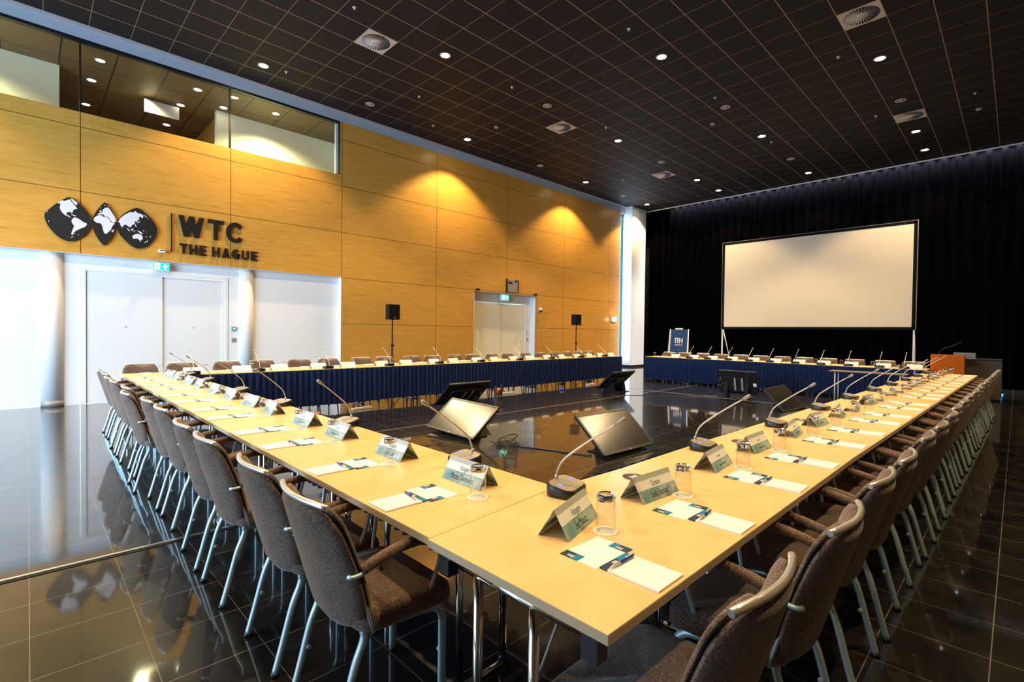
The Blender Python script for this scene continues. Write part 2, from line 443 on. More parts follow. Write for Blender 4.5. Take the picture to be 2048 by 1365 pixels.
struct(mb('gallery_timber').box(-17.1, -13.55, 3.30, 3.38, 5.18, 6.62).build('wall_gallery_side'))
struct(mb('gallery_timber').box(-17.2, -17.1, -6.3, 6.15, 5.18, 6.62).build('wall_gallery_back'))
tag(mb('grille_white').box(-13.78, -13.75, 1.88, 2.53, 6.28, 6.56).build('ceiling_banner'), 'small blank white board hanging under the gallery ceiling behind the high window', 'board')
# slot window and pillar at the far end
f = mb('cyan_frame')
f.box(-12.12, -12.03, 18.10, 18.13, 0, 6.6).box(-12.12, -12.03, 18.37, 18.40, 0, 6.6)
for z in (0.02, 1.16, 2.0, 3.6, 5.1, 6.5): f.box(-12.11, -12.04, 18.12, 18.38, z, z + 0.05)
ws = struct(f.build('window_2'))
mb('pane_glass').add([(-12.08, 18.13, 0), (-12.08, 18.38, 0), (-12.08, 18.38, 6.5), (-12.08, 18.13, 6.5)], [(0, 1, 2, 3)]).build('window_pane', ws)
pl = struct(mb('pillar_paint').box(-12.12, -11.58, 18.40, 19.5, 0.09, CEIL).build('pillar'))
mb('black_matte').box(-12.12, -11.575, 18.395, 19.5, 0, 0.09).build('baseboard', pl)
struct(mb('pillar_paint').box(-12.12, -11.95, 18.1, 18.40, 6.6, CEIL - 0.01).build('trim_6'))
# walls that close the room
struct(mb('black_matte').box(-12.3, 5.2, 20.3, 20.5, 0, CEIL + 0.15).build('wall_far'))
struct(mb('black_matte').box(-12.3, -12.12, 19.5, 20.4, 0, CEIL).build('wall_far_return'))
struct(mb('right_wall_paint').box(5.0, 5.2, -6.3, 20.5, 0, CEIL).build('wall_right'))
wn = mb('white_wall')
wn.box(-12.3, -10.0, -6.3, -6.1, 0, CEIL).box(-1.2, 5.2, -6.3, -6.1, 0, CEIL).box(-10.0, -1.2, -6.3, -6.1, 0, 0.5).box(-10.0, -1.2, -6.3, -6.1, 5.3, CEIL)
struct(wn.build('wall_near'))
f = mb('white_paint')
for x in (-10.0, -7.8, -5.6, -3.4, -1.26): f.box(x, x + 0.06, -6.25, -6.15, 0.5, 5.3)
f.box(-10.0, -1.2, -6.25, -6.15, 0.5, 0.56).box(-10.0, -1.2, -6.25, -6.15, 5.24, 5.3).box(-10.0, -1.2, -6.25, -6.15, 2.4, 2.46)
struct(f.build('window_3'))
# metal expansion strip across the floor and the raised joint lines
struct(mb('metal_strip').box(-3.985, -3.96, -6.3, 1.2, 0.0, 0.006).build('trim_7'))
struct(mb('steel_grey').box(-6.36, -6.35, 1.8, 13.7, 0.0, 0.003).build('trim_8'))
struct(mb('black_matte').box(-3.96, -3.925, -6.3, 1.2, 0.0, 0.003).build('strip_groove_shade'))  # flat black band stands in for the shadow in the groove beside the strip
struct(mb('steel_grey').box(-8.4, -1.6, 11.3, 11.31, 0.0, 0.003).build('trim_10'))

# black pleated curtain
rows_b = []; rows_t = []
x = -11.58; b = mb('curtain_black')
n = 900; pts = []
for i in range(n + 1):
    t = i / n; xx = -11.58 + 16.5 * t
    ph = xx / 0.33 * 2 * PI + 0.9 * math.sin(xx * 1.3) + 0.5 * math.sin(xx * 4.1)
    pts.append((xx, 19.86 + 0.055 * math.sin(ph) + 0.015 * math.sin(3.1 * ph + 1)))
b.grid([[(px, py, z) for px, py in pts] for z in (0.02, 3.4, 6.94)])
tag(b.build('curtain'), 'black pleated floor-to-ceiling curtain across the whole far wall', 'curtain')

# ------------------------------------------------------------------ ceiling fittings
def lamp(x, y, label, z=CEIL, glow='lamp_glow', r=0.085, power=None, ang=1.95, src=None):
    if src: return dup(src, (x, y, z), 0, label)
    t = thing('downlight', label, 'ceiling light', (x, y, z), 0, 'round ceiling downlights' if z == CEIL else 'downlights in the gallery ceiling')
    mb('lamp_trim').lathe([(r + 0.03, 0.0), (r + 0.028, -0.008), (r, -0.010), (r, -0.003)], 28).build('trim_ring', t)
    mb(glow).lathe([(0.0, -0.006), (r, -0.004)], 28).build('lamp_lens', t)
    return t
VIS = [(-11, 3.49, 'above the first gallery pane at left'), (-8, 5.89, 'near the big air vent at left'), (-5, 8.9, 'high over the middle of the room'),
       (-2, 11.91, 'just below the air vent at upper right'), (-11, 8.9, 'nearest the timber wall above its first pool of light'),
       (-8, 11.91, 'beyond the middle air vent'), (-5, 14.33, 'in the centre of the ceiling'), (-2, 16.77, 'right row, nearest the distant vent'),
       (-2, 18.59, 'right row, closest to the curtain'), (-5, 18.6, 'over the projection screen'), (-8, 16.83, 'left of the projection screen, second from the curtain'),
       (-11, 14.37, 'by the timber wall above its second pool of light'), (-8, 18.59, 'left of the projection screen, close to the curtain'), (-11, 18.58, 'in the far corner beside the curtain')]
l0 = None
for x, y, d in VIS:
    o = lamp(x, y, 'glowing round ceiling downlight ' + d, src=l0)
    l0 = l0 or o
    spot((x, y, CEIL - 0.03), LAMP_POWER)
for x, y in ((1, 18.6), (1, 3.2), (1, 8.9), (-2, 5.9), (-5, 3.2), (-8, 0.4), (-2, 0.4), (4, 11.9), (-11, -2.6), (-5, -2.6)):
    spot((x, y, CEIL - 0.03), LAMP_POWER * (1.0 if x < 3 else 0.6))
GL = [(-12.57, 1.02, 'nearest, left'), (-13.7, 0.97, 'second back, left'), (-15.27, 0.98, 'third back, low beside the left mullion'), (-12.55, 2.65, 'nearest, middle pane'), (-13.7, 2.55, 'second back beside the white board'),
      (-15.28, 2.54, 'deepest, under the white board'), (-13.12, 3.29, 'touching the second mullion'), (-12.57, 4.27, 'in the right-hand pane'), (-15.3, 0.2, 'over the left partition edge')]
g0 = None
for x, y, d in GL:
    o = lamp(x, y, 'small round downlight behind the gallery glass, ' + d, z=6.62, glow='gallery_glow', r=0.075, src=g0)
    g0 = g0 or o
for x, y in ((-12.57, 4.27), (-12.57, -1.2), (-13.7, 1.8)): spot((x, y, 6.6), 420, (1.0, 0.88, 0.50), 2.5, 0.7, 0.06)
spot((-14.6, 2.6, 6.6), 120, (1.0, 0.7, 0.35), 2.0, 0.4)

def vent(x, y, label, src=None):
    if src: return dup(src, (x, y, CEIL), 0, label)
    t = thing('air_vent', label, 'air vent', (x, y, CEIL), 0, 'square swirl air vents in the ceiling')
    b = mb('grille_dark').lathe([(0.0, -0.002), (0.27, -0.002)], 48); b.build('vent_throat', t)
    fr = mb('grille_white'); q = []
    n = 48
    ins = [(0.262 * math.cos(2 * PI * i / n), 0.262 * math.sin(2 * PI * i / n)) for i in range(n)]
    def sq(a):
        c, s = math.cos(a), math.sin(a); k = 0.298 / max(abs(c), abs(s)); return (c * k, s * k)
    out = [sq(2 * PI * i / n) for i in range(n)]
    vs = [(a, b_, -0.010) for a, b_ in ins] + [(a, b_, -0.010) for a, b_ in out]
    fr.add(vs, [(i, n + i, n + (i + 1) % n, (i + 1) % n) for i in range(n)])
    fr.build('vent_plate', t)
    bl = mb('grille_white')
    for i in range(32):
        a = 2 * PI * i / 32; M = Matrix.Rotation(a, 4, 'Z') @ Matrix.Translation((0.175, 0, -0.012)) @ Matrix.Rotation(0.45, 4, 'X')
        bl.box(-0.09, 0.088, -0.0085, 0.0085, -0.001, 0.001, M)
    bl.build('vent_blades', t)
    mb('grille_white').lathe([(0.0, -0.022), (0.05, -0.02), (0.088, -0.012), (0.09, -0.004)], 32).build('vent_hub', t)
    return t
v0 = None
for x, y, d in ((-8.57, 4.70, 'nearest the gallery window'), (-1.97, 10.1, 'at the upper right edge'), (-8.57, 10.1, 'in the middle of the ceiling'), (-1.97, 15.5, 'on the right near the curtain'), (-8.57, 15.5, 'farthest, left of the screen')):
    o = vent(x, y, 'square ceiling vent with a round swirl grille, ' + d, v0); v0 = v0 or o
s0 = None
for i, (x, y) in enumerate([(-11, 5.89), (-8, 8.91), (-5, 11.92), (-2, 14.34), (-8, 14.32), (-11, 11.95), (-5, 16.77), (-11, 16.79)]):
    d = ['beside the end of the gallery window', 'left of the middle vent', 'right of centre of the ceiling', 'close to the right-hand vent', 'beside the farthest vent', 'near the timber wall, halfway along', 'above the projection screen', 'in the far left corner'][i]
    lab = 'round pale-rimmed ceiling loudspeaker ' + d
    if s0: dup(s0, (x, y, CEIL), 0, lab); continue
    t = s0 = thing('ceiling_speaker', lab, 'ceiling speaker', (x, y, CEIL), 0, 'round ceiling loudspeakers')
    mb('grille_white').lathe([(0.105, 0.0), (0.105, -0.010), (0.085, -0.012), (0.08, -0.004)], 32).build('speaker_rim', t)
    mb('lamp_trim').lathe([(0.0, -0.006), (0.082, -0.005)], 24).build('speaker_cone', t)
    mb('grille_white').lathe([(0.0, -0.012), (0.03, -0.010), (0.035, -0.005)], 16).build('speaker_cap', t)
s0 = None
DS = ['beside the downlight over the gallery window', 'at the top edge, before the first vent', 'left of the middle, by the timber wall', 'hanging close to the timber wall', 'below the second downlight', 'between the middle vent and downlight',
      'near the top, left of the third downlight', 'right of centre, near the fourth downlight', 'right of the round speaker in mid ceiling', 'right of the far right-hand speaker', 'beside the central far downlight', 'far right, near the ceiling edge', 'small, above the far left corner']
for i, (x, y) in enumerate([(-10.92, 3.92), (-7.93, 3.95), (-9.82, 6.5), (-10.92, 7.67), (-7.96, 7.69), (-7.72, 10.92), (-4.97, 7.68), (-2.56, 11.29), (-4.97, 11.27), (-2.56, 14.94), (-4.96, 14.94), (-0.78, 15.03), (-9.85, 15.01)]):
    lab = 'tiny metal sprinkler head ' + DS[i]
    if s0: dup(s0, (x, y, CEIL), 0, lab); continue
    t = s0 = thing('sprinkler', lab, 'sprinkler', (x, y, CEIL), 0, 'sprinkler heads in the ceiling')
    mb('grille_white').lathe([(0.035, 0), (0.035, -0.004), (0.012, -0.008), (0.012, -0.03), (0.02, -0.034), (0.0, -0.036)], 14).build('sprinkler_body', t)
for x, y, d in ((-9.78, 8.89, 'near the timber wall'), (-5.61, 12.61, 'right of the middle vent'), (-0.76, 16.11, 'at the far right')):
    tag(mb('steel_grey').lathe([(0.06, 0.0), (0.06, -0.02), (0.045, -0.04), (0.0, -0.045)], 20).build('smoke_detector', loc=(x, y, CEIL)), 'round dark smoke detector on the ceiling ' + d, 'smoke detector', 'smoke detectors')

# ------------------------------------------------------------------ things on the timber wall
MW = Matrix(((0, 0, 1, 0), (1, 0, 0, 0), (0, 1, 0, 0), (0, 0, 0, 1)))   # local x->Y, y->Z, z->X
def wallM(d): return Matrix.Translation((XW + d, 0, 0)) @ MW
LOGO = {"g1":[[0.211,3.361],[0.216,3.411],[0.257,3.481],[0.372,3.622],[0.445,3.693],[0.509,3.745],[0.563,3.752],[0.628,3.707],[0.683,3.66],[0.755,3.579],[0.821,3.459],[0.844,3.389],[0.841,3.3],[0.793,3.19],[0.726,3.093],[0.649,3.023],[0.561,2.979],[0.486,2.979],[0.401,3.024],[0.323,3.105],[0.256,3.207],[0.221,3.299]],"g2":[[0.844,3.404],[0.867,3.496],[0.906,3.584],[0.964,3.683],[1.016,3.749],[1.045,3.747],[1.103,3.679],[1.162,3.57],[1.197,3.463],[1.203,3.373],[1.185,3.257],[1.149,3.154],[1.096,3.056],[1.044,2.982],[1.009,2.97],[0.968,3.009],[0.906,3.111],[0.86,3.222],[0.844,3.316]],"g3":[[1.205,3.43],[1.24,3.508],[1.309,3.6],[1.396,3.681],[1.46,3.726],[1.52,3.744],[1.568,3.719],[1.64,3.658],[1.725,3.576],[1.793,3.482],[1.827,3.397],[1.83,3.322],[1.805,3.228],[1.756,3.138],[1.682,3.053],[1.603,2.998],[1.531,2.97],[1.466,2.98],[1.389,3.036],[1.32,3.107],[1.262,3.179],[1.222,3.26],[1.205,3.329]],"l1":[[[0.552,3.73],[0.574,3.734],[0.647,3.673],[0.631,3.625],[0.598,3.655],[0.574,3.689]],[[0.369,3.616],[0.435,3.68],[0.472,3.675],[0.542,3.719],[0.563,3.68],[0.606,3.624],[0.644,3.569],[0.612,3.56],[0.584,3.526],[0.573,3.474],[0.557,3.492],[0.514,3.488],[0.495,3.467],[0.503,3.433],[0.53,3.423],[0.552,3.398],[0.568,3.386],[0.541,3.4],[0.477,3.428],[0.445,3.458],[0.413,3.516],[0.408,3.551],[0.419,3.603],[0.408,3.625]],[[0.6,3.406],[0.644,3.399],[0.682,3.377],[0.715,3.346],[0.776,3.319],[0.754,3.265],[0.709,3.236],[0.671,3.208],[0.616,3.163],[0.589,3.123],[0.583,3.093],[0.567,3.091],[0.559,3.104],[0.573,3.164],[0.6,3.255],[0.573,3.294],[0.562,3.342],[0.579,3.381]],[[0.552,3.455],[0.573,3.456],[0.63,3.437],[0.606,3.427]],[[0.255,3.451],[0.252,3.443],[0.245,3.441],[0.242,3.449],[0.245,3.457],[0.252,3.458]],[[0.273,3.284],[0.27,3.274],[0.262,3.273],[0.258,3.281],[0.262,3.291],[0.27,3.292]],[[0.662,3.101],[0.66,3.095],[0.654,3.094],[0.651,3.1],[0.654,3.107],[0.66,3.107]],[[0.609,3.115],[0.606,3.107],[0.599,3.106],[0.596,3.113],[0.599,3.121],[0.606,3.122]],[[0.548,3.034],[0.583,3.065],[0.589,3.058],[0.553,3.032]]],"l2":[[[0.929,3.514],[0.935,3.537],[0.975,3.552],[0.998,3.586],[0.998,3.623],[1.045,3.665],[1.091,3.655],[1.138,3.573],[1.174,3.504],[1.193,3.432],[1.15,3.402],[1.126,3.41],[1.091,3.468],[1.079,3.496],[1.033,3.495],[0.998,3.53],[0.964,3.524],[0.935,3.508]],[[0.866,3.4],[0.878,3.454],[0.929,3.498],[0.975,3.511],[0.998,3.489],[1.074,3.48],[1.12,3.398],[1.173,3.395],[1.132,3.324],[1.114,3.261],[1.079,3.219],[1.056,3.181],[1.021,3.18],[0.998,3.244],[0.992,3.302],[0.969,3.358],[0.906,3.362]],[[1.126,3.248],[1.161,3.28],[1.156,3.245],[1.132,3.215]],[[0.946,3.584],[0.975,3.604],[0.981,3.575],[0.958,3.556]],[[1.038,3.705],[1.034,3.695],[1.026,3.693],[1.022,3.702],[1.026,3.711],[1.034,3.713]],[[1.086,3.684],[1.082,3.674],[1.074,3.672],[1.07,3.681],[1.074,3.691],[1.082,3.692]],[[0.97,3.644],[0.966,3.634],[0.958,3.633],[0.954,3.641],[0.958,3.65],[0.966,3.652]]],"l3":[[[1.219,3.425],[1.251,3.503],[1.32,3.58],[1.396,3.644],[1.46,3.648],[1.475,3.684],[1.508,3.649],[1.58,3.633],[1.61,3.608],[1.586,3.545],[1.568,3.586],[1.532,3.565],[1.544,3.538],[1.496,3.471],[1.472,3.489],[1.472,3.43],[1.425,3.4],[1.413,3.355],[1.384,3.357],[1.337,3.397],[1.297,3.373],[1.282,3.327],[1.259,3.367],[1.245,3.415]],[[1.505,3.465],[1.538,3.481],[1.552,3.51],[1.546,3.472],[1.514,3.451]],[[1.349,3.33],[1.361,3.332],[1.398,3.286],[1.384,3.278]],[[1.41,3.31],[1.451,3.346],[1.437,3.288]],[[1.454,3.295],[1.478,3.306],[1.466,3.276]],[[1.508,3.307],[1.567,3.293],[1.603,3.251],[1.555,3.262]],[[1.472,3.423],[1.484,3.425],[1.501,3.372],[1.487,3.377]],[[1.434,3.196],[1.478,3.232],[1.519,3.249],[1.549,3.232],[1.561,3.256],[1.597,3.19],[1.591,3.152],[1.555,3.118],[1.519,3.153],[1.484,3.152],[1.448,3.14]],[[1.567,3.108],[1.563,3.1],[1.556,3.099],[1.552,3.106],[1.556,3.114],[1.563,3.115]],[[1.615,3.085],[1.661,3.128],[1.667,3.144],[1.677,3.123],[1.634,3.091]],[[1.61,3.627],[1.619,3.628],[1.664,3.584],[1.655,3.577]],[[1.687,3.562],[1.683,3.553],[1.676,3.552],[1.672,3.559],[1.676,3.568],[1.683,3.569]],[[1.615,3.319],[1.611,3.31],[1.602,3.308],[1.598,3.317],[1.602,3.326],[1.611,3.328]],[[1.659,3.207],[1.656,3.198],[1.648,3.197],[1.645,3.204],[1.648,3.213],[1.656,3.214]],[[1.725,3.22],[1.721,3.209],[1.711,3.208],[1.707,3.217],[1.711,3.228],[1.721,3.229]],[[1.655,3.303],[1.652,3.296],[1.646,3.295],[1.643,3.301],[1.646,3.308],[1.652,3.309]]]}
def smooth_loop(pts, k=3):
    P = [Vector((p[0], p[1])) for p in pts]; n = len(P); out = []
    for i in range(n):
        p0, p1, p2, p3 = P[i - 1], P[i], P[(i + 1) % n], P[(i + 2) % n]
        for j in range(k):
            t = j / k
            v = 0.5 * ((2 * p1) + (-p0 + p2) * t + (2 * p0 - 5 * p1 + 4 * p2 - p3) * t * t + (-p0 + 3 * p1 - 3 * p2 + p3) * t ** 3)
            out.append((v.x, v.y))
    return out
for k, d in ((1, 'showing the Americas, left of three'), (2, 'narrow, showing Europe and Africa, middle of three'), (3, 'showing Asia and Australia, right of three')):
    q_ = LOGO['g%d' % k]; cy_ = sum(v[0] for v in q_) / len(q_)
    if k == 2: q_ = [(cy_ + (v[0] - cy_) * 0.96, v[1]) for v in q_]
    pl = mb('plaque_black').prism(smooth_loop(q_), 0.012, 0.045, wallM(0)).build('globe_plaque')
    tag(pl, 'black rounded globe sign on the timber wall ' + d, 'sign', 'globe signs on the timber wall')
    b = mb('map_white')
    for poly in LOGO['l%d' % k]: b.prism([tuple(p) for p in poly], 0.0452, 0.0475, wallM(0))
    b.build('world_map', pl)
# lettering, stroke by stroke, real raised letters
def stroke(b, pts, w, M, z0, z1):
    P = [Vector((p[0], p[1])) for p in pts]
    for i in range(len(P) - 1):
        d = (P[i + 1] - P[i]).normalized(); nn = Vector((-d.y, d.x)) * w / 2
        b.prism([tuple(P[i] + nn), tuple(P[i] - nn), tuple(P[i + 1] - nn), tuple(P[i + 1] + nn)], z0, z1, M)
def arc(cx, cy, rx, ry, a0, a1, n=18):
    return [(cx + rx * math.cos(math.radians(a0 + (a1 - a0) * i / n)), cy + ry * math.sin(math.radians(a0 + (a1 - a0) * i / n))) for i in range(n + 1)]
def arcband(b, cx, cy, rx, ry, a0, a1, w, M, z0, z1, n=20):
    o = arc(cx, cy, rx, ry, a0, a1, n); i_ = arc(cx, cy, rx - w, ry - w, a0, a1, n)
    for k in range(n): b.prism([o[k], o[k + 1], i_[k + 1], i_[k]], z0, z1, M)
def letter(ch, x0, x1, y0, y1, w, M, z0, z1, b):
    W_ = x1 - x0; H = y1 - y0; cx = (x0 + x1) / 2
    def bx(a, c, d, e): b.prism([(a, d), (c, d), (c, e), (a, e)], z0, z1, M)
    if ch == 'T': bx(x0, x1, y1 - w, y1); bx(cx - w / 2, cx + w / 2, y0, y1 - w)
    elif ch == 'H': bx(x0, x0 + w, y0, y1); bx(x1 - w, x1, y0, y1); bx(x0 + w, x1 - w, y0 + H / 2 - w * .42, y0 + H / 2 + w * .42)
    elif ch == 'E':
        bx(x0, x0 + w, y0, y1)
        for yy in (y0, y0 + H / 2 - w * .42, y1 - w * .85): bx(x0 + w, x1 - (0.02 if yy not in (y0, y1 - w * .85) else 0) * W_, yy, yy + w * .85)
    elif ch == 'L': bx(x0, x0 + w, y0, y1); bx(x0 + w, x1, y0, y0 + w * .9)
    elif ch == 'O': arcband(b, cx, (y0 + y1) / 2, W_ / 2, H / 2, 0, 360, w, M, z0, z1, 28)
    elif ch == 'C': arcband(b, x0 + W_ * .54, (y0 + y1) / 2, W_ * .54, H / 2, 38, 322, w, M, z0, z1, 26)
    elif ch == 'G':
        arcband(b, x0 + W_ * .53, (y0 + y1) / 2, W_ * .53, H / 2, 40, 360, w, M, z0, z1, 26); bx(cx, x1, y0 + H * .42, y0 + H * .42 + w * .8); bx(x1 - w * .8, x1, y0, y0 + H * .45)
    elif ch == 'U':
        r = W_ / 2; bx(x0, x0 + w, y0 + r, y1); bx(x1 - w, x1, y0 + r, y1); arcband(b, cx, y0 + r, r, r, 180, 360, w, M, z0, z1, 14)
    elif ch == 'S':
        r = H / 4 + w / 4
        arcband(b, cx, y1 - r, W_ / 2, r, 20, 270, w, M, z0, z1, 14); arcband(b, cx, y0 + r, W_ / 2, r, -160, 90, w, M, z0, z1, 14)
    elif ch == 'A':
        b.prism([(x0, y0), (x0 + w, y0), (cx + w * .15, y1), (cx - w * .55, y1)], z0, z1 + 0.0006, M); b.prism([(x1 - w, y0), (x1, y0), (cx + w * .55, y1), (cx - w * .15, y1)], z0, z1, M)
        bx(x0 + W_ * .22, x1 - W_ * .22, y0 + H * .24, y0 + H * .24 + w * .75)
    elif ch == 'W':
        q = [(x0 + w * .55, y1), (x0 + W_ * .30, y0), (cx, y1), (x1 - W_ * .30, y0), (x1 - w * .55, y1)]
        for i in range(4):
            a, c = q[i], q[i + 1]; b.prism([(a[0] - w * .52, a[1]), (a[0] + w * .52, a[1]), (c[0] + w * .52, c[1]), (c[0] - w * .52, c[1])], z0, z1 - i * 0.0006, M)
WTC = [('W', 2.179, 2.637, 3.31, 3.735, .088), ('T', 2.700, 3.001, 3.31, 3.735, .082), ('C', 3.043, 3.374, 3.303, 3.742, .086)]
HAG = [('T', 2.198, 2.343), ('H', 2.367, 2.515), ('E', 2.55, 2.68), ('H', 2.779, 2.928), ('A', 2.965, 3.12), ('G', 3.152, 3.305), ('U', 3.352, 3.497), ('E', 3.539, 3.673)]
for word, items in (('upper', WTC), ('lower', [(c, a, b_, 2.955, 3.162, .044) for c, a, b_ in HAG])):
    for i, (c, a, b_, y0, y1, w_) in enumerate(items):
        bb = mb('plaque_black'); letter(c, a, b_, y0, y1, w_, wallM(0), 0.012, 0.042, bb)
        side = {'H': ' in the word %s' % ('THE' if i < 3 else 'HAGUE'), 'E': ' ending the word %s' % ('THE' if i < 3 else 'HAGUE')}.get(c, '')
        tag(bb.build('wall_letter'), 'black raised capital %s%s, %s line of the wall lettering' % (c, side, word), 'letter', 'raised wall lettering')
tag(mb('plaque_black').box(XW + .012, XW + .04, 2.055, 2.073, 2.967, 3.745).build('divider_bar'), 'thin black upright bar between the globe signs and the lettering', 'sign bar')
t = thing('wall_sensor', 'small white sensor box on the timber wall under the divider bar', 'sensor', (XW, 1.9, 2.96))
mb('white_paint').box(0, 0.09, -0.05, 0.05, -0.03, 0.03).build('sensor_body', t, bevel=0.008); mb('black_plastic').box(0.06, 0.092, -0.035, 0.04, 0.002, 0.022).build('sensor_lens', t)
t = thing('wall_camera', 'small white dome camera on the timber wall right of the far door', 'camera', (XW, 13.07, 2.24))
mb('white_paint').box(0, 0.07, -0.06, 0.06, -0.01, 0.09).build('camera_body', t, bevel=0.01)
mb('black_plastic').lathe([(0.0, -0.05), (0.03, -0.04), (0.045, -0.01), (0.045, 0.0)], 18, c=(0.04, 0.02, -0.01)).build('camera_dome', t)
def exit_sign(label, loc, w, h_, arrow='up', depth=0.06):
    t = thing('exit_sign', label, 'exit sign', loc, 0, 'green emergency exit signs')
    mb('white_paint').box(-depth, 0, -w / 2, w / 2, -h_ / 2, h_ / 2).build('sign_box', t, bevel=0.004)
    mb('exit_green').box(0.0, 0.003, -w / 2 + .01, w / 2 - .01, -h_ / 2 + .012, h_ / 2 - .012).build('sign_face', t)
    b = mb('exit_white'); k = h_ / 0.15; M = Matrix.Translation((0.0032, w * .23, 0)) @ MW
    b.prism([(-.05 * k, .0), (0, .055 * k), (.05 * k, .0)], 0, .001, M); b.box(-.017 * k, .017 * k, -.045 * k, .005 * k, 0, .001, M)
    b.build('arrow', t)
    b = mb('exit_white'); M = Matrix.Translation((0.0032, -w * .22, 0)) @ MW
    b.box(-w * .17, w * .17, -h_ * .37, h_ * .37, 0, .001, M); b.build('doorway_panel', t)
    b = mb('exit_green'); M = Matrix.Translation((0.0045, -w * .22, 0)) @ MW
    stroke(b, [(-.02 * k, .03 * k), (.005 * k, .0)], .016 * k, M, 0, .001); stroke(b, [(.005 * k, .0), (-.015 * k, -.035 * k)], .012 * k, M, 0, .001); stroke(b, [(.005 * k, .0), (.03 * k, -.03 * k)], .012 * k, M, 0, .001)
    stroke(b, [(-.015 * k, .02 * k), (.028 * k, .022 * k)], .01 * k, M, 0, .001); b.box(-.012 * k, .002 * k, .036 * k, .05 * k, 0, .001, M)
    b.build('running_figure', t)
    return t
exit_sign('green and white exit sign hanging under the timber band over the near white doors', (-12.0, 1.905, 2.665), 0.29, 0.16)
exit_sign('small green exit sign above the middle of the far cream doors', (-12.06, 11.45, 2.60), 0.36, 0.2)
e3 = exit_sign('small lit exit lamp at the far end of the timber wall', (XW + 0.09, 17.62, 2.04), 0.34, 0.2, depth=0.08)
l = bpy.data.lights.new('exit_lamp_light', 'POINT'); l.energy = 3.0; l.color = (1, .85, .5); l.shadow_soft_size = .05
lo = bpy.data.objects.new('exit_lamp_light', l); COL.objects.link(lo); lo.location = (XW + .2, 17.62, 2.04)
for x, y, z, d in ((-12.115, 3.25, 1.44, 'near white'), (-12.195, 12.68, 1.44, 'far cream')):
    t = thing('break_glass_button', 'small dark green emergency button right of the %s doors' % d, 'button', (x, y, z), 0, 'emergency buttons')
    mb('cyan_frame').box(0, 0.03, -0.045, 0.045, -0.04, 0.04).build('button_box', t, bevel=0.004); mb('exit_white').box(0.03, 0.033, -0.02, 0.02, -0.015, 0.015).build('button_face', t)
    tag(mb('steel_grey').box(0, 0.012, -0.045, 0.045, -0.045, 0.045).build('wall_switch', loc=(x, y, z - 0.25), bevel=0.003), 'square grey switch plate below the green button by the %s doors' % d, 'switch', 'switch plates')
# grey board standing out from the wall above the far doors
t = thing('notice_board', 'grey projecting board with black squares above the far cream doors', 'board', (XW, 11.41, 2.79))
mb('steel_grey').box(0.0, 0.03, 0.0, 0.5, 0.0, 0.42).build('board_panel', t, bevel=0.003)
mb('black_plastic').box(0.0, 0.05, -0.035, 0.0, -0.03, 0.43).box(0.0, 0.05, 0.5, 0.52, 0.0, 0.43).build('board_rail', t)
mb('black_plastic').box(0.03, 0.034, 0.06, 0.24, 0.27, 0.34).box(0.03, 0.034, 0.36, 0.46, 0.34, 0.41).build('board_label', t)
for y, d in ((10.12, 'left'), (12.78, 'right')):
    tag(mb('black_plastic').box(0, 0.09, -0.05, 0.05, 0, 0.06).build('door_sensor', loc=(XW, y, 2.745), bevel=0.01), 'small black sensor on the %s top corner of the far door niche' % d, 'sensor')
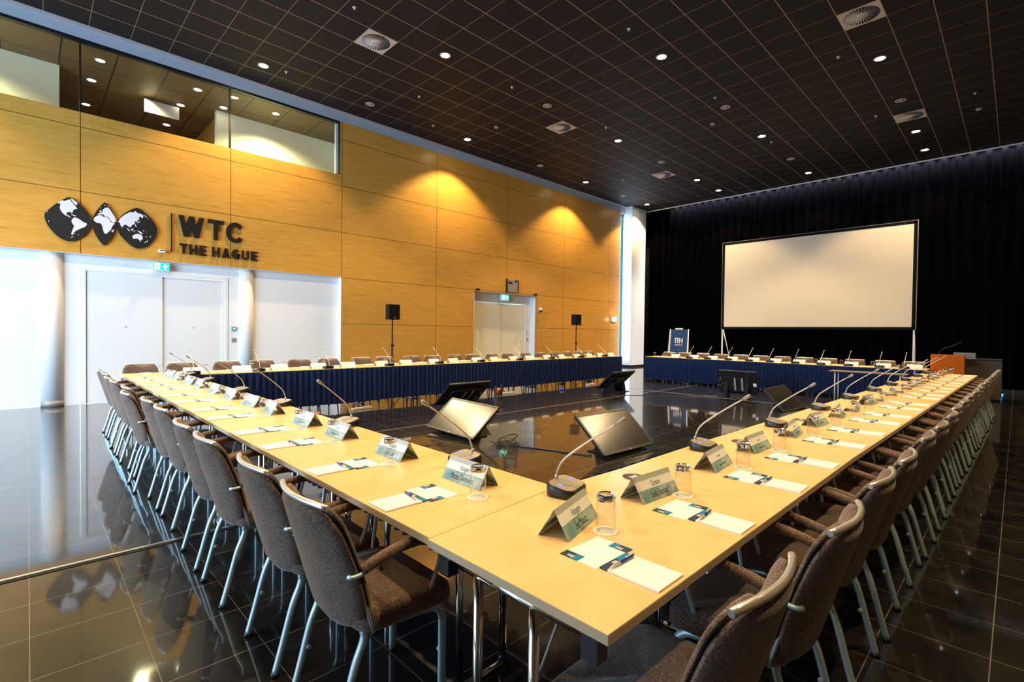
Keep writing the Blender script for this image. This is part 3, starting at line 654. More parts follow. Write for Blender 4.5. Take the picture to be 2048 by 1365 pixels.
# ================================================================== CHAIRS
def make_chair():
    # local frame: rear feet at y = 0, the sitter faces +y
    t = thing('conference_chair', 'x', 'chair', (0, 0, 0))
    # back: curved shell (rear) and cushion (front)
    def halfw(u):      # u 0 bottom .. 1 top
        return 0.205 + 0.034 * math.sin(PI * min(1, u * 0.95 + 0.08)) + 0.008 * u
    def outline(n=28, inset=0.0, dip=0.0, top=0.86, bot=0.385, rt=0.085, rb=0.12):
        pts = []
        H = top - bot
        prof = []
        # right side going up, then over the top, then down the left
        for i in range(n + 1):
            u = i / n; z = bot + H * u; hw = halfw(u) - inset
            if z > top - rt: k = (z - (top - rt)) / rt; hw -= rt * (1 - math.sqrt(max(0, 1 - k * k)))
            if z < bot + rb: k = ((bot + rb) - z) / rb; hw -= rb * (1 - math.sqrt(max(0, 1 - k * k)))
            prof.append((max(hw, 0.001), z))
        return prof
    def yc(x, z):      # centre surface of the back: leans back, wraps forward at the sides
        u = (z - 0.385) / 0.475
        return 0.095 - 0.135 * u - 0.02 * math.sin(PI * u) * 0 + 0.9 * x * x - 0.014
    def pad(front, back, top, inset, dip):
        b = mb('chair_fabric'); prof = outline(top=top, inset=inset)
        nx = 12; fr = []; bk = []
        for hw, z in prof:
            rf = []; rb_ = []
            for j in range(nx + 1):
                s_ = -1 + 2 * j / nx; x = hw * s_; zz = z
                if dip and z > top - 0.075: zz = z - dip * math.exp(-(x / 0.085) ** 4) * (z - (top - 0.075)) / 0.075
                e = (1 - abs(s_) ** 4); ez = min(1, (z - prof[0][1]) / 0.04 + .25) * min(1, (top - z) / 0.03 + .25)
                th = 0.35 + 0.65 * e * ez
                y = yc(x, z)
                rf.append((x, y + front[0] + (front[1] - front[0]) * th, zz)); rb_.append((x, y + back[0] + (back[1] - back[0]) * th, zz))
            fr.append(rf); bk.append(rb_)
        m_ = len(prof); k = nx + 1
        vs = [v for r in fr for v in r] + [v for r in bk for v in r]; o = m_ * k; fs = []
        for i in range(m_ - 1):
            for j in range(nx):
                a = i * k + j
                fs.append((a + 1, a, a + k, a + k + 1)); fs.append((o + a, o + a + 1, o + a + k + 1, o + a + k))
        for i in range(m_ - 1):
            a = i * k; fs.append((a, o + a, o + a + k, a + k)); a = i * k + nx; fs.append((o + a, a, a + k, o + a + k))
        for j in range(nx):
            fs.append((j, j + 1, o + j + 1, o + j)); a = (m_ - 1) * k + j; fs.append((a + 1, a, o + a, o + a + 1))
        b.add(vs, fs, True); return b
    pad((0.004, 0.034), (0.002, 0.002), 0.868, 0.004, 0.030).build('backrest_cushion', t)
    pad((-0.004, -0.004), (-0.008, -0.032), 0.846, 0.0, 0.0).build('backrest_shell', t)
    for s_ in (-1, 1):   # dark seam between the two halves, one down each side
        pr = [(hw, z) for hw, z in outline() if 0.40 < z < 0.83]
        mb('black_fabric').tube([(s_ * (hw - 0.004), yc(hw, z) - 0.001, z) for hw, z in pr], 0.0055, 5).build('seam', t)
    # handle bar across the top
    hb = [(x, yc(x, 0.86) - 0.012, 0.862 - 0.05 * abs(x / 0.2) ** 6 * 0.12) for x in [-0.2 + 0.4 * i / 16 for i in range(17)]]
    mb('handle_metal').tube(hb, 0.0105, 10).build('handle_bar', t)
    # metal strip down the sides of the back
    for s_ in (-1, 1): mb('chair_metal').tube([(s_ * 0.232, yc(0.225, z) - 0.001, z) for z in (0.60, 0.52, 0.44, 0.40)], 0.006, 6).build('side_rail', t)
    # seat cushion
    b = mb('chair_fabric'); rows = []
    nx = 16; base = rrect(0.485, 0.40, 0.07, 5, 0, 0.275)
    def ring(sc, z): return [((x) * sc, 0.275 + (y - 0.275) * sc, z + (0.006 * (y - .1)) * -6 * (0.4) + (-0.018 * max(0, (y - 0.40) / 0.075))) for x, y in base]
    for sc, z in ((0.90, 0.398), (0.97, 0.402), (1.0, 0.42), (1.0, 0.452), (0.975, 0.472), (0.90, 0.482), (0.6, 0.487), (0.25, 0.489), (0.02, 0.489)): rows.append(ring(sc, z))
    b.grid(rows, closed=True); b.add(rows[0], [tuple(reversed(range(len(base))))]); b.build('seat', t)
    # legs
    for s_ in (-1, 1):
        x = s_ * 0.185
        p = smooth_path([(x, 0.115, 0.388), (x, 0.105, 0.345), (x, 0.075, 0.27), (x, 0.035, 0.12), (x, 0.005, 0.012)], 5)
        lg = mb('chair_metal').tube(p, 0.0135, 10, squash=1.25).build('rear_leg', t)
        mb('black_plastic').tube([(x, 0.006, 0.014), (x, 0.003, 0.0)], 0.0165, 10).build('foot_cap', lg)
        mb('thick_plastic').lathe([(0.0, -0.006), (0.009, -0.006), (0.009, 0.006), (0.0, 0.006)], 12, M=Matrix.Translation((x - s_ * 0.018, 0.062, 0.19)) @ Matrix.Rotation(PI / 2, 4, 'Y')).build('leg_bumper', lg)
        p = smooth_path([(x, 0.10, 0.388), (x, 0.20, 0.385), (x, 0.36, 0.372), (x, 0.42, 0.355), (x, 0.444, 0.315), (x, 0.447, 0.26), (x, 0.447, 0.012)], 5)
        lg = mb('chair_metal').tube(p, 0.0135, 10, squash=1.25).build('front_leg', t)
        mb('black_plastic').tube([(x, 0.447, 0.014), (x, 0.447, 0.0)], 0.0165, 10).build('foot_cap', lg)
        mb('thick_plastic').lathe([(0.0, -0.006), (0.009, -0.006), (0.009, 0.006), (0.0, 0.006)], 12, M=Matrix.Translation((x - s_ * 0.018, 0.447, 0.17)) @ Matrix.Rotation(PI / 2, 4, 'Y')).build('leg_bumper', lg)
    f = mb('chair_metal')
    for y, z in ((0.14, 0.382), (0.35, 0.370)): f.tube([(-0.185, y, z), (0.185, y, z)], 0.010, 8)
    f.build('seat_frame', t)
    # arms: metal tube and padded rest
    for s_ in (-1, 1):
        x = s_ * 0.244
        p = smooth_path([(s_ * 0.228, 0.03, 0.622), (x, 0.04, 0.622), (x, 0.085, 0.628), (x, 0.17, 0.658), (x, 0.27, 0.668), (x, 0.345, 0.662), (x, 0.388, 0.635), (x, 0.39, 0.58), (x - s_ * 0.02, 0.365, 0.47), (x - s_ * 0.045, 0.345, 0.392), (s_ * .19, 0.342, 0.380)], 4)
        a = mb('chair_metal').tube(p, 0.0088, 8).build('arm_frame', t)
        q = smooth_path([(x, 0.072, 0.634), (x, 0.10, 0.648), (x, 0.17, 0.666), (x, 0.24, 0.676), (x, 0.31, 0.674), (x, 0.345, 0.664)], 5)
        k = len(q); r = [0.0195 * math.sin(PI * (0.12 + 0.76 * i / (k - 1))) ** 0.25 for i in range(k)]; r[0] = 0.010; r[-1] = 0.010
        mb('chair_fabric').tube(q, r, 12).build('arm_pad', t)
    return t
mt = mat('thick_plastic', (0.5, 0.5, 0.48), 0.3)
CH = make_chair(); used = [False]
def place_chair(x, y, rz, label, group, jit=0.03):
    rz += random.uniform(-jit, jit)
    if not used[0]:
        used[0] = True; CH.location = (x, y, 0); CH.rotation_euler = (0, 0, rz); CH['label'] = label; CH['group'] = group; return CH
    return dup(CH, (x, y, 0), rz, label, group)

SEAT_L = [-1.76, -2.31, -3.03, -3.55, -4.35, -4.90, -5.53, -6.05, -6.80, -7.32, -7.98, -8.52]
OFF_L = [0, 0, -0.02, -0.02, 0.0, -0.005, -0.07, -0.008, -0.03, -0.03, 0.0, 0.0]
SEAT_R = [1.24, 1.89, 2.59, 3.04, 3.84, 4.33, 5.03, 5.55, 6.2, 6.7, 7.38, 7.9, 8.5, 9.02, 9.67, 10.2, 10.85, 11.38, 11.98, 12.45]
SEAT_A = [1.265, 1.82, 2.49, 3.06, 3.73, 4.30, 5.01, 5.57, 6.27, 6.80, 7.49, 8.05, 8.71, 9.28, 9.98, 10.59, 11.25, 11.83, 12.40, 12.95]
SEAT_C = [-7.84, -7.34, -6.73, -6.20, -5.61, -5.08, -4.50, -3.97, -3.42, -2.84, -2.22, -1.69]
def spread(v, d=0.535):
    v = list(v)
    for _ in range(400):
        for i in range(len(v) - 1):
            g = abs(v[i + 1] - v[i]); sg = 1 if v[-1] > v[0] else -1
            if g < d: k = (d - g) / 2; v[i] -= sg * k; v[i + 1] += sg * k
    return v
SEAT_L, SEAT_R, SEAT_A, SEAT_C = spread(SEAT_L), spread(SEAT_R, 0.543), spread(SEAT_A, 0.545), spread(SEAT_C, 0.545)
def outerR(y): return -0.65 + (0.0 if y < 3.4 else 0.0148 * (y - 3.4))
for i, x in enumerate(SEAT_L):
    lab = 'brown fabric chair, %s from the near corner of the left-hand row' % ORD[i]
    place_chair(x, 0.725 + OFF_L[i], 0, lab, 'conference chairs along the left-hand row', 0.02 if i else 0.0)
for i, y in enumerate(SEAT_R):
    lab = 'brown fabric chair, %s from the near end of the right-hand row' % ORD[i]
    if i == 0:    # the nearest one has no arms
        o = dup(CH, (outerR(y) + 0.212, 1.25, 0), PI / 2, 'brown fabric chair without armrests, first from the near end of the right-hand row', 'conference chairs along the right-hand row')
        for ch in list(o.children):
            if ch.name.startswith('arm_'): bpy.data.objects.remove(ch)
        continue
    place_chair(outerR(y) + 0.240 + random.uniform(-0.01, 0.015), y, PI / 2, lab, 'conference chairs along the right-hand row', 0.03)
for i, y in enumerate(SEAT_A):
    lab = 'brown chair at the skirted tables by the timber wall, %s from the left' % ORD[i]
    place_chair(-9.40 - 0.25, y, -PI / 2, lab, 'chairs by the timber wall', 0.05)
for i, x in enumerate(SEAT_C):
    lab = 'brown chair behind the skirted table before the black curtain, %s from the left' % ORD[i]
    place_chair(x, 14.52 + 0.26, PI, lab, 'chairs before the black curtain', 0.05)

# ================================================================== TABLES
TT = 0.74
def table(corners, label, group, ang, cx, cy, inset=0.05, legx=(-0.12, 0.12), near=False):
    t = thing('folding_table', label, 'table', (cx, cy, 0), ang, group)
    Ml = Matrix.Rotation(-ang, 4, 'Z') @ Matrix.Translation((-cx, -cy, 0))
    loc = [Ml @ Vector((x, y, 0)) for x, y in corners]
    pts = [(v.x, v.y) for v in loc]
    top = mb('maple').prism(pts, TT - 0.022, TT).build('tabletop', t)
    eb = mb('table_edge')
    n = len(pts); cxx = sum(p[0] for p in pts) / n; cyy = sum(p[1] for p in pts) / n
    for i in range(n):
        a, c = Vector(pts[i]), Vector(pts[(i + 1) % n]); d = (c - a).normalized(); nn = Vector((d.y, -d.x))
        if nn.dot((a + c) / 2 - Vector((cxx, cyy))) < 0: nn = -nn
        eb.prism([tuple(a - nn * .003), tuple(c - nn * .003), tuple(c + nn * .0009), tuple(a + nn * .0009)], TT - 0.027, TT - 0.002)
    eb.build('edge_band', t)
    # local frame: x across the table (depth), y along its length
    xs = [p[0] for p in pts]; ys = [p[1] for p in pts]; L_ = (max(ys) - min(ys)) / 2; D = (max(xs) - min(xs)) / 2; mx = (max(xs) + min(xs)) / 2
    for s_ in (-1, 1):
        y = s_ * (L_ - inset)
        nr = near and s_ < 0; e0 = .06 if nr else .16; e1 = e0 + (.05 if nr else 0)
        fr = mb('black_plastic').box(mx - D + e1, mx + D - e0, y - 0.018, y + 0.018, TT - 0.047, TT - 0.0225)
        if nr: fr.box(mx - D + .10, mx - D + .15, y - 0.022, y + 0.022, TT - 0.115, TT - 0.0225).box(mx + D - .10, mx + D - .05, y - 0.022, y + 0.022, TT - 0.115, TT - 0.0225)
        fr.build('under_frame', t)
        mb('chrome').tube([(mx - D + e1 + .04, y, TT - .062), (mx + D - e0 - .04, y, TT - .062)], 0.015, 12).build('cross_bar', t)
        for dx in legx:
            r = 0.016
            lg = mb('chrome').tube([(mx + dx, y, TT - 0.066), (mx + dx, y, 0.022)], r, 14).build('leg', t)
            mb('black_plastic').tube([(mx + dx, y, 0.05), (mx + dx, y, 0.03)], r + .002, 12).build('leg_collar', lg)
        mb('chrome').tube([(mx - D + .235, y, 0.013), (mx + D - .235, y, 0.013)], 0.013, 10).build('foot_bar', t)
        mb('steel_grey').tube([(mx + 0.12, y - s_ * .017, 0.46), (mx + 0.10, y - s_ * 0.22, TT - 0.03)], 0.005, 6).build('brace', t)
    return t
YR = [0.96, 2.19, 3.42] + [3.42 + 1.163 * i for i in range(1, 9)]
def innerR(y): return outerR(y) - 0.775
for k in range(10):
    y0, y1 = YR[k], YR[k + 1] - 0.003
    if k == 0: cs = [(-0.65, 0.96), (-0.65, y1), (innerR(y1), y1), (-1.448, 1.716), (-1.372, 0.96)]
    else: cs = [(outerR(y0), y0), (outerR(y1), y1), (innerR(y1), y1), (innerR(y0), y0)]
    table(cs, 'maple-topped folding table, %s from the near end of the right-hand row' % ORD[k], 'tables of the right-hand row', 0.0, (outerR(y0) + innerR(y0)) / 2, (y0 + y1) / 2, near=(k == 0))
XL = [-1.40 - 1.217 * i for i in range(7)]
for k in range(6):
    x1, x0 = XL[k], XL[k + 1] + 0.003
    cs = [(x0, 0.97), (x1 if k else -1.376, 0.97), (x1 if k else -1.452, 1.712), (x0, 1.712)]
    table(cs, 'maple-topped folding table, %s from the near corner in the left-hand row' % ORD[k], 'tables of the left-hand row', -PI / 2, (x0 + x1) / 2, 1.341, inset=0.05 if k else 0.14)
YA = [0.97 + 1.225 * i for i in range(11)]
for k in range(10):
    y0, y1 = YA[k], YA[k + 1] - 0.003
    xi = -8.707 if k == 0 else -8.65
    cs = [(-9.41, y0), (xi, y0), (xi, y1), (-9.41, y1)]
    table(cs, 'maple-topped skirted table by the timber wall, %s from the left' % ORD[k], 'tables by the timber wall', 0.0, -9.03, (y0 + y1) / 2)
XC = [-8.12 + 1.127 * i for i in range(7)]
for k in range(6):
    x0, x1 = XC[k], XC[k + 1] - 0.003
    table([(x0, 13.77), (x1, 13.77), (x1, 14.52), (x0, 14.52)], 'maple-topped skirted table before the curtain, %s from the left' % ORD[k], 'tables before the black curtain', PI / 2, (x0 + x1) / 2, 14.145)

def skirt(name_label, path, hem=0.10, top=0.732, pitch=0.10, amp=0.019):
    b = mb('skirt_blue'); P = [Vector(p) for p in path]; pts = []
    acc = 0.0
    for i in range(len(P) - 1):
        d = P[i + 1] - P[i]; Ld = d.length; d.normalize(); nn = Vector((d.y, -d.x)); n = max(2, int(Ld / 0.011))
        for j in range(n + (i == len(P) - 2)):
            s_ = Ld * j / n; ph = (acc + s_) / pitch * 2 * PI; w_ = 0.35 * math.sin((acc + s_) * 5.3) + 0.2 * math.sin((acc + s_) * 11.7)
            pts.append((P[i] + d * s_, nn, math.sin(ph + w_), math.sin(ph * 0.5 + 2 * w_)))
        acc += Ld
    rows = []
    for z, k in ((hem, 1.25), (0.4, 1.1), (top - 0.07, 0.8), (top - 0.03, 0.35), (top, 0.3)):
        rows.append([(p.x + nn.x * (amp * k * a + 0.004 * c_ * k), p.y + nn.y * (amp * k * a + 0.004 * c_ * k), z + (0.006 * math.sin(p.x * 3 + p.y * 2.7) if z == hem else 0)) for p, nn, a, c_ in pts])
    b.grid(rows)
    return tag(b.build('table_skirt'), name_label, 'table skirt')
skirt('long navy pleated skirt on the row of tables by the timber wall', [(-8.628, 1.74), (-8.628, 13.25), (-9.0, 13.25)], hem=0.10)
skirt('navy pleated skirt on the row of tables before the black curtain', [(-8.14, 14.3), (-8.14, 13.75), (-1.36, 13.75)], hem=0.05)
skirt('navy pleated skirt hung on the inner side of the left-hand tables', [(-8.56, 1.735), (-1.50, 1.735)], hem=0.13)
skirt('navy pleated skirt hung on the inner side of the right-hand tables', [(-1.47, 1.78), (-1.455, 2.2), (-1.45, 3.4), (outerR(12.7) - .80, 12.7)], hem=0.13)

# ================================================================== THINGS ON THE TABLES
# local frame of a place: origin at the table edge, y towards the middle of the square, x to the sitter's right
def frame(row, s_):
    if row == 'L': return (s_, 0.97, TT), 0.0
    if row == 'R': return (outerR(s_), s_, TT), PI / 2
    if row == 'A': return (-9.41, s_, TT), -PI / 2
    return (s_, 14.52, TT), PI
def at(row, s_, x, y):
    (ox, oy, oz), rz = frame(row, s_); c, s2 = math.cos(rz), math.sin(rz)
    return (ox + c * x - s2 * y, oy + s2 * x + c * y, TT), rz
ROWN = {'L': 'left-hand row', 'R': 'right-hand row', 'A': 'row by the timber wall', 'C': 'row before the curtain'}
CNT = {'L': 'from the near corner', 'R': 'from the near end', 'A': 'from the left', 'C': 'from the left'}
PADS = {'R': [1.29, 1.85, 2.52, 3.09, 3.77, 4.35, 4.98, 5.48, 6.14, 6.62, 7.36, 7.82, 8.45, 8.95, 9.62, 10.12, 10.8, 11.28, 11.95, 12.42],
        'L': [-1.75, -2.40, -3.08, -3.62, -4.35, -4.86, -5.50, -6.07, -6.77, -7.32, -8.00, -8.50],
        'A': SEAT_A, 'C': SEAT_C}
# -- notepad with a printed header
def mk_pad():
    t = thing('notepad', 'x', 'notepad')
    mb('paper').box(-0.07, 0.07, 0.012, 0.178, 0.0005, 0.006).build('sheets', t)
    mb('navy_print').box(-0.07, 0.01, 0.178, 0.205, 0.0005, 0.006).build('header', t)
    mb('teal_print').box(0.01, 0.07, 0.178, 0.205, 0.0005, 0.006).build('header_band', t)
    b = mb('paper'); nh_logo(b, Matrix.Translation((-0.012, 0.184, 0.0061)), 0.020); b.build('printed_logo', t)
    return t
def mk_leaflet():
    t = thing('printed_sheet', 'x', 'sheet of paper')
    mb('paper').box(-0.045, 0.112, 0.208, 0.345, 0.0005, 0.0012).box(-0.085, -0.045, 0.208, 0.278, 0.0005, 0.0012).build('sheet', t)
    for (x0, x1, y0, y1, ty) in ((-0.085, -0.046, 0.279, 0.348, 0), (0.074, 0.112, 0.205, 0.275, 1)):
        s_ = mb('navy_print').box(x0, x1, y0, y1, 0.0012, 0.0018).build('printed_tab', t)
        ya, yb = (y0, y0 + 0.028) if ty == 0 else (y1 - 0.028, y1)
        mb('teal_print').box(x0, x1, ya, yb, 0.0018, 0.0020).build('tab_band', s_)
        b = mb('paper'); nh_logo(b, Matrix.Translation(((x0 + x1) / 2, (y0 + y1) / 2, 0.0021)) @ Matrix.Rotation(PI / 2, 4, 'Z'), 0.022); b.build('printed_logo', s_)
    return t
def mk_pen():
    t = thing('pen', 'x', 'pen')
    p = [(-0.055, 0, .0), (0.045, 0, .0)]
    M = Matrix.Rotation(PI / 2, 4, 'Y')
    mb('pen_blue').lathe([(0.0, -0.012), (0.0045, -0.012), (0.0052, 0.02), (0.005, 0.062), (0.0035, 0.066), (0.0, 0.066)], 14, M=M).build('pen_barrel', t)
    mb('pen_silver').lathe([(0.0, -0.065), (0.0012, -0.064), (0.0042, -0.045), (0.0058, -0.012)], 14, M=M).build('pen_grip', t)
    mb('pen_silver').box(0.02, 0.07, -0.0018, 0.0018, 0.005, 0.0072).build('pen_clip', t)
    return t
def mk_coaster():
    b = mb('coaster_paper'); n = 48; rows = []
    for r0 in (0.0005, 0.03, 0.038, 0.043):
        rows.append([((r0 + (0.0016 * math.sin(12 * 2 * PI * i / n) if r0 > .04 else 0)) * math.cos(2 * PI * i / n), (r0 + (0.0016 * math.sin(12 * 2 * PI * i / n) if r0 > .04 else 0)) * math.sin(2 * PI * i / n), 0.0016 if r0 < .04 else 0.0026) for i in range(n)])
    rows.append([(x, y, 0.0004) for x, y, z in rows[-1]])
    b.grid(rows, closed=True); return b.mesh('paper_coaster')
def mk_glass():
    # tumbler standing upside down
    t = thing('tumbler', 'x', 'drinking glass')
    mb('thin_glass').lathe([(0.0355, 0.0), (0.0350, 0.05), (0.0330, 0.115), (0.0325, 0.1275)], 28).build('glass_wall', t)
    mb('thin_glass').lathe([(0.0335, 0.0), (0.0330, 0.05), (0.0312, 0.108), (0.0, 0.112)], 28).build('glass_inside', t)
    mb('thick_glass').lathe([(0.0, 0.1125), (0.0312, 0.1085), (0.0322, 0.118), (0.0318, 0.129), (0.028, 0.133), (0.02, 0.130), (0.0, 0.129)], 28).build('glass_base', t)
    return t
def card_geo(w=0.275, d=0.115, h=0.098, plain=False):
    t = thing('name_card', 'x', 'name card')
    for s_, nm in ((-1, 'card_front'), (1, 'card_back')):
        b = MB()
        a = Vector((0, s_ * d / 2, 0.0006)); r = Vector((0, 0, h)); th = 0.0009
        nrm = Vector((0, s_ * h, d / 2)).normalized() * th
        def strip(f0, f1, mname):
            p0 = a.lerp(r, f0); p1 = a.lerp(r, f1); b.use(mname)
            vs = [Vector((x, 0, 0)) + p + n_ for x in (-w / 2, w / 2) for p in (p0, p1) for n_ in (Vector((0, 0, 0)), nrm)]
            b.add(vs, [(0, 1, 3, 2), (4, 6, 7, 5), (0, 4, 5, 1), (2, 3, 7, 6), (0, 2, 6, 4), (1, 5, 7, 3)])
        if plain: strip(0, 0.40, 'card_pale'); strip(0.40, 1.0, 'card_white')
        else: strip(0, 0.46, 'card_band'); strip(0.46, 0.80, 'card_white'); strip(0.80, 1.0, 'card_band2')
        b.build(nm, t)
    return t
mat('card_pale', (0.62, 0.68, 0.64), 0.6)
mat('card_band2', (0.40, 0.44, 0.44), 0.6)
def card_text(t, l1, l2, d=0.115, h=0.098):
    ang = math.atan2(h, d / 2)
    for f, txt, size, ink_, sx in ((0.61, l1, 0.036, 'ink_grey', 0.62), (0.23, l2, 0.040, 'ink', 0.56)):
        if not txt: continue
        p = Vector((0.0, -d / 2, 0.0006)).lerp(Vector((0, 0, h)), f)
        M = Matrix.Translation(p + Vector((0, -h, d / 2)).normalized() * 0.0014) @ Matrix.Rotation(ang, 4, 'X')
        text_obj('lettering', t, M, txt, size, ink_, sx, 0.0, 0.15, 0.0002)
PAD, LEAF, PEN, GLS, CARD = mk_pad(), mk_leaflet(), mk_pen(), mk_glass(), card_geo()
FARCARD = card_geo(plain=True)
COA = mk_coaster()
firstuse = {}
def put(proto, loc, rz, label, group):
    if proto.name not in firstuse:
        firstuse[proto.name] = 1; proto.location = loc; proto.rotation_euler = (0, 0, rz); proto['label'] = label; proto['group'] = group; return proto
    return dup(proto, loc, rz, label, group)
# small versions for the two distant rows
def tiny(kind):
    if kind == 'glass':
        b = mb('thin_glass').lathe([(0.0355, 0.0), (0.0350, 0.05), (0.0322, 0.128)], 18); b.use('thick_glass').lathe([(0.0, 0.1125), (0.0312, 0.1085), (0.0322, 0.118), (0.0318, 0.129), (0.0, 0.130)], 18); return b.mesh('tumbler')
    if kind == 'pad': return mb('paper').box(-0.07, 0.07, 0.012, 0.19, 0.0005, 0.006).mesh('notepad')
TG, TP = tiny('glass'), tiny('pad')
def puto(name, me, loc, rz, label, cat, group):
    o = bpy.data.objects.new(name, me); COL.objects.link(o); o.location = loc; o.rotation_euler = (0, 0, rz); return tag(o, label, cat, group)
# cards read so far: (country line, name line)
TXT = {('R', 0): ('Hungary', 'Eva Matucz'), ('R', 1): ('Greece', 'Stella Stamiati'), ('L', 0): ('Hungary', 'Matyas Dernovics'), ('L', 1): ('Hungary', 'Ibolya Csak')}
CARDPOS = {('R', 0): (0.115, 0.475, 0.27), ('R', 1): (0.085, 0.455, -0.05), ('R', 2): (0.09, 0.46, 0.10), ('R', 3): (0.10, 0.46, 0.0), ('R', 4): (0.10, 0.47, 0.12), ('R', 5): (0.10, 0.46, -0.05), ('R', 6): (0.11, 0.46, 0.2),
           ('L', 0): (-0.03, 0.46, 0.02), ('L', 1): (-0.02, 0.475, -0.06), ('L', 2): (-0.02, 0.45, -0.10), ('L', 3): (-0.04, 0.45, 0.10), ('L', 4): (0.0, 0.46, -0.35), ('L', 5): (0.0, 0.46, 0.3), ('L', 6): (0.0, 0.46, 0.1), ('L', 7): (-0.02, 0.45, 0.05), ('L', 8): (0.0, 0.46, 0.0), ('L', 9): (0.05, 0.46, 0.5), ('L', 10): (0.02, 0.44, 0.0), ('L', 11): (0.05, 0.44, 0.8)}
for row in 'RL':
    for i, s_ in enumerate(PADS[row]):
        w_ = ORD[i]; where = '%s %s in the %s' % (w_, CNT[row], ROWN[row])
        jx = random.uniform(-.008, .008); ja = random.uniform(-.04, .04) if i > 1 else 0
        p, rz = at(row, s_, jx, 0.0)
        put(PAD, p, rz + ja * .3, 'blue-headed notepad, ' + where, 'notepads on the tables')
        p, rz = at(row, s_, jx + random.uniform(-.006, .006) + (-.02 if row == 'L' else 0), 0.002)
        put(LEAF, p, rz, 'sheet with two blue tabs, ' + where, 'printed sheets on the tables')
        p, rz = at(row, s_, (-0.005 if row == 'R' else 0.0) + jx, 0.171)
        p = (p[0], p[1], TT + 0.0126)
        put(PEN, p, rz + (0.05 if row == 'R' else PI - 0.12) + random.uniform(-.06, .06), 'blue ballpoint pen, ' + where, 'pens on the notepads')
        gx = 0.170 + random.uniform(-.003, .01); gy = 0.350 + random.uniform(-.004, .003)
        if row == 'R' and i == 0: gx, gy = 0.168, 0.355
        if row == 'L': gx, gy = (0.165, 0.39) if i == 0 else (0.10 + random.uniform(-.02, .02), 0.3905)
        p, rz = at(row, s_, gx, gy)
        puto('paper_coaster', COA, p, rz, 'white paper coaster, ' + where, 'coaster', 'paper coasters under the glasses')
        put(GLS, (p[0], p[1], TT + 0.0020), rz, 'upturned clear tumbler, ' + where, 'tumblers on the tables')
        cx_, cy_, ca = CARDPOS.get((row, i), (0.10 + random.uniform(-.02, .02), 0.46, random.uniform(-.15, .2)))
        p, rz = at(row, s_, cx_, cy_)
        if row == 'L': p, rz = at(row, s_, cx_, 0.502); ca *= .25
        elif i > 1: p, rz = at(row, s_, cx_, 0.470); ca = min(ca, .12)
        c = put(CARD, p, rz + ca, 'folded name card, ' + where, 'name cards on the tables')
for row in 'AC':
    for i, s_ in enumerate(PADS[row]):
        where = 'in the %s, %s %s' % (ROWN[row], ORD[i], CNT[row])
        p, rz = at(row, s_, random.uniform(-.02, .02), 0.0); puto('notepad', TP, p, rz, 'white notepad ' + where, 'notepad', 'notepads on the far tables')
        p, rz = at(row, s_, (0.13 if row == 'C' else -0.17) + random.uniform(-.03, .03), 0.40)
        puto('tumbler', TG, (p[0], p[1], TT + .0004), rz, 'upturned tumbler ' + where, 'drinking glass', 'tumblers on the far tables')
        if row == 'C' and i == 0: continue
        if row == 'A' and i == 0: continue
        p, rz = at(row, s_, (-0.10 if row == 'C' else -0.02) + random.uniform(-.02, .02), 0.515 if row == 'C' else 0.535)
        put(FARCARD, p, rz + random.uniform(-.08, .08), 'white folded name card ' + where, 'name cards on the far tables')
# strip lettering children from the copies made after the texts (none are parented to the prototype's copies)

# dark round logo discs
for i, (x, y, d) in enumerate([(-1.297, 2.11, 'behind the second card of the right-hand row'), (-1.262, 3.34, 'beside the third glass of the right-hand row'), (-1.25, 4.60, 'farther up the right-hand row'),
                               (-2.684, 1.625, 'behind the second card of the left-hand row'), (-5.17, 1.63, 'halfway along the left-hand row')]):
    t = thing('table_disc', 'dark round monogram disc ' + d, 'table disc', (x, y, TT + 0.0006), PI / 2 if y > 1.9 else 0, 'round logo discs on the tables')
    mb('ink_disc' if 'ink_disc' in MATS else (mat('ink_disc', (0.045, 0.035, 0.05), 0.5) and 'ink_disc')).lathe([(0.0, 0.0), (0.052, 0.0004), (0.052, 0.003), (0.0, 0.003)], 36).build('disc', t)
    b = mb('paper'); nh_logo(b, Matrix.Translation((0.0, -0.018, 0.0031)), 0.045); b.build('monogram', t)

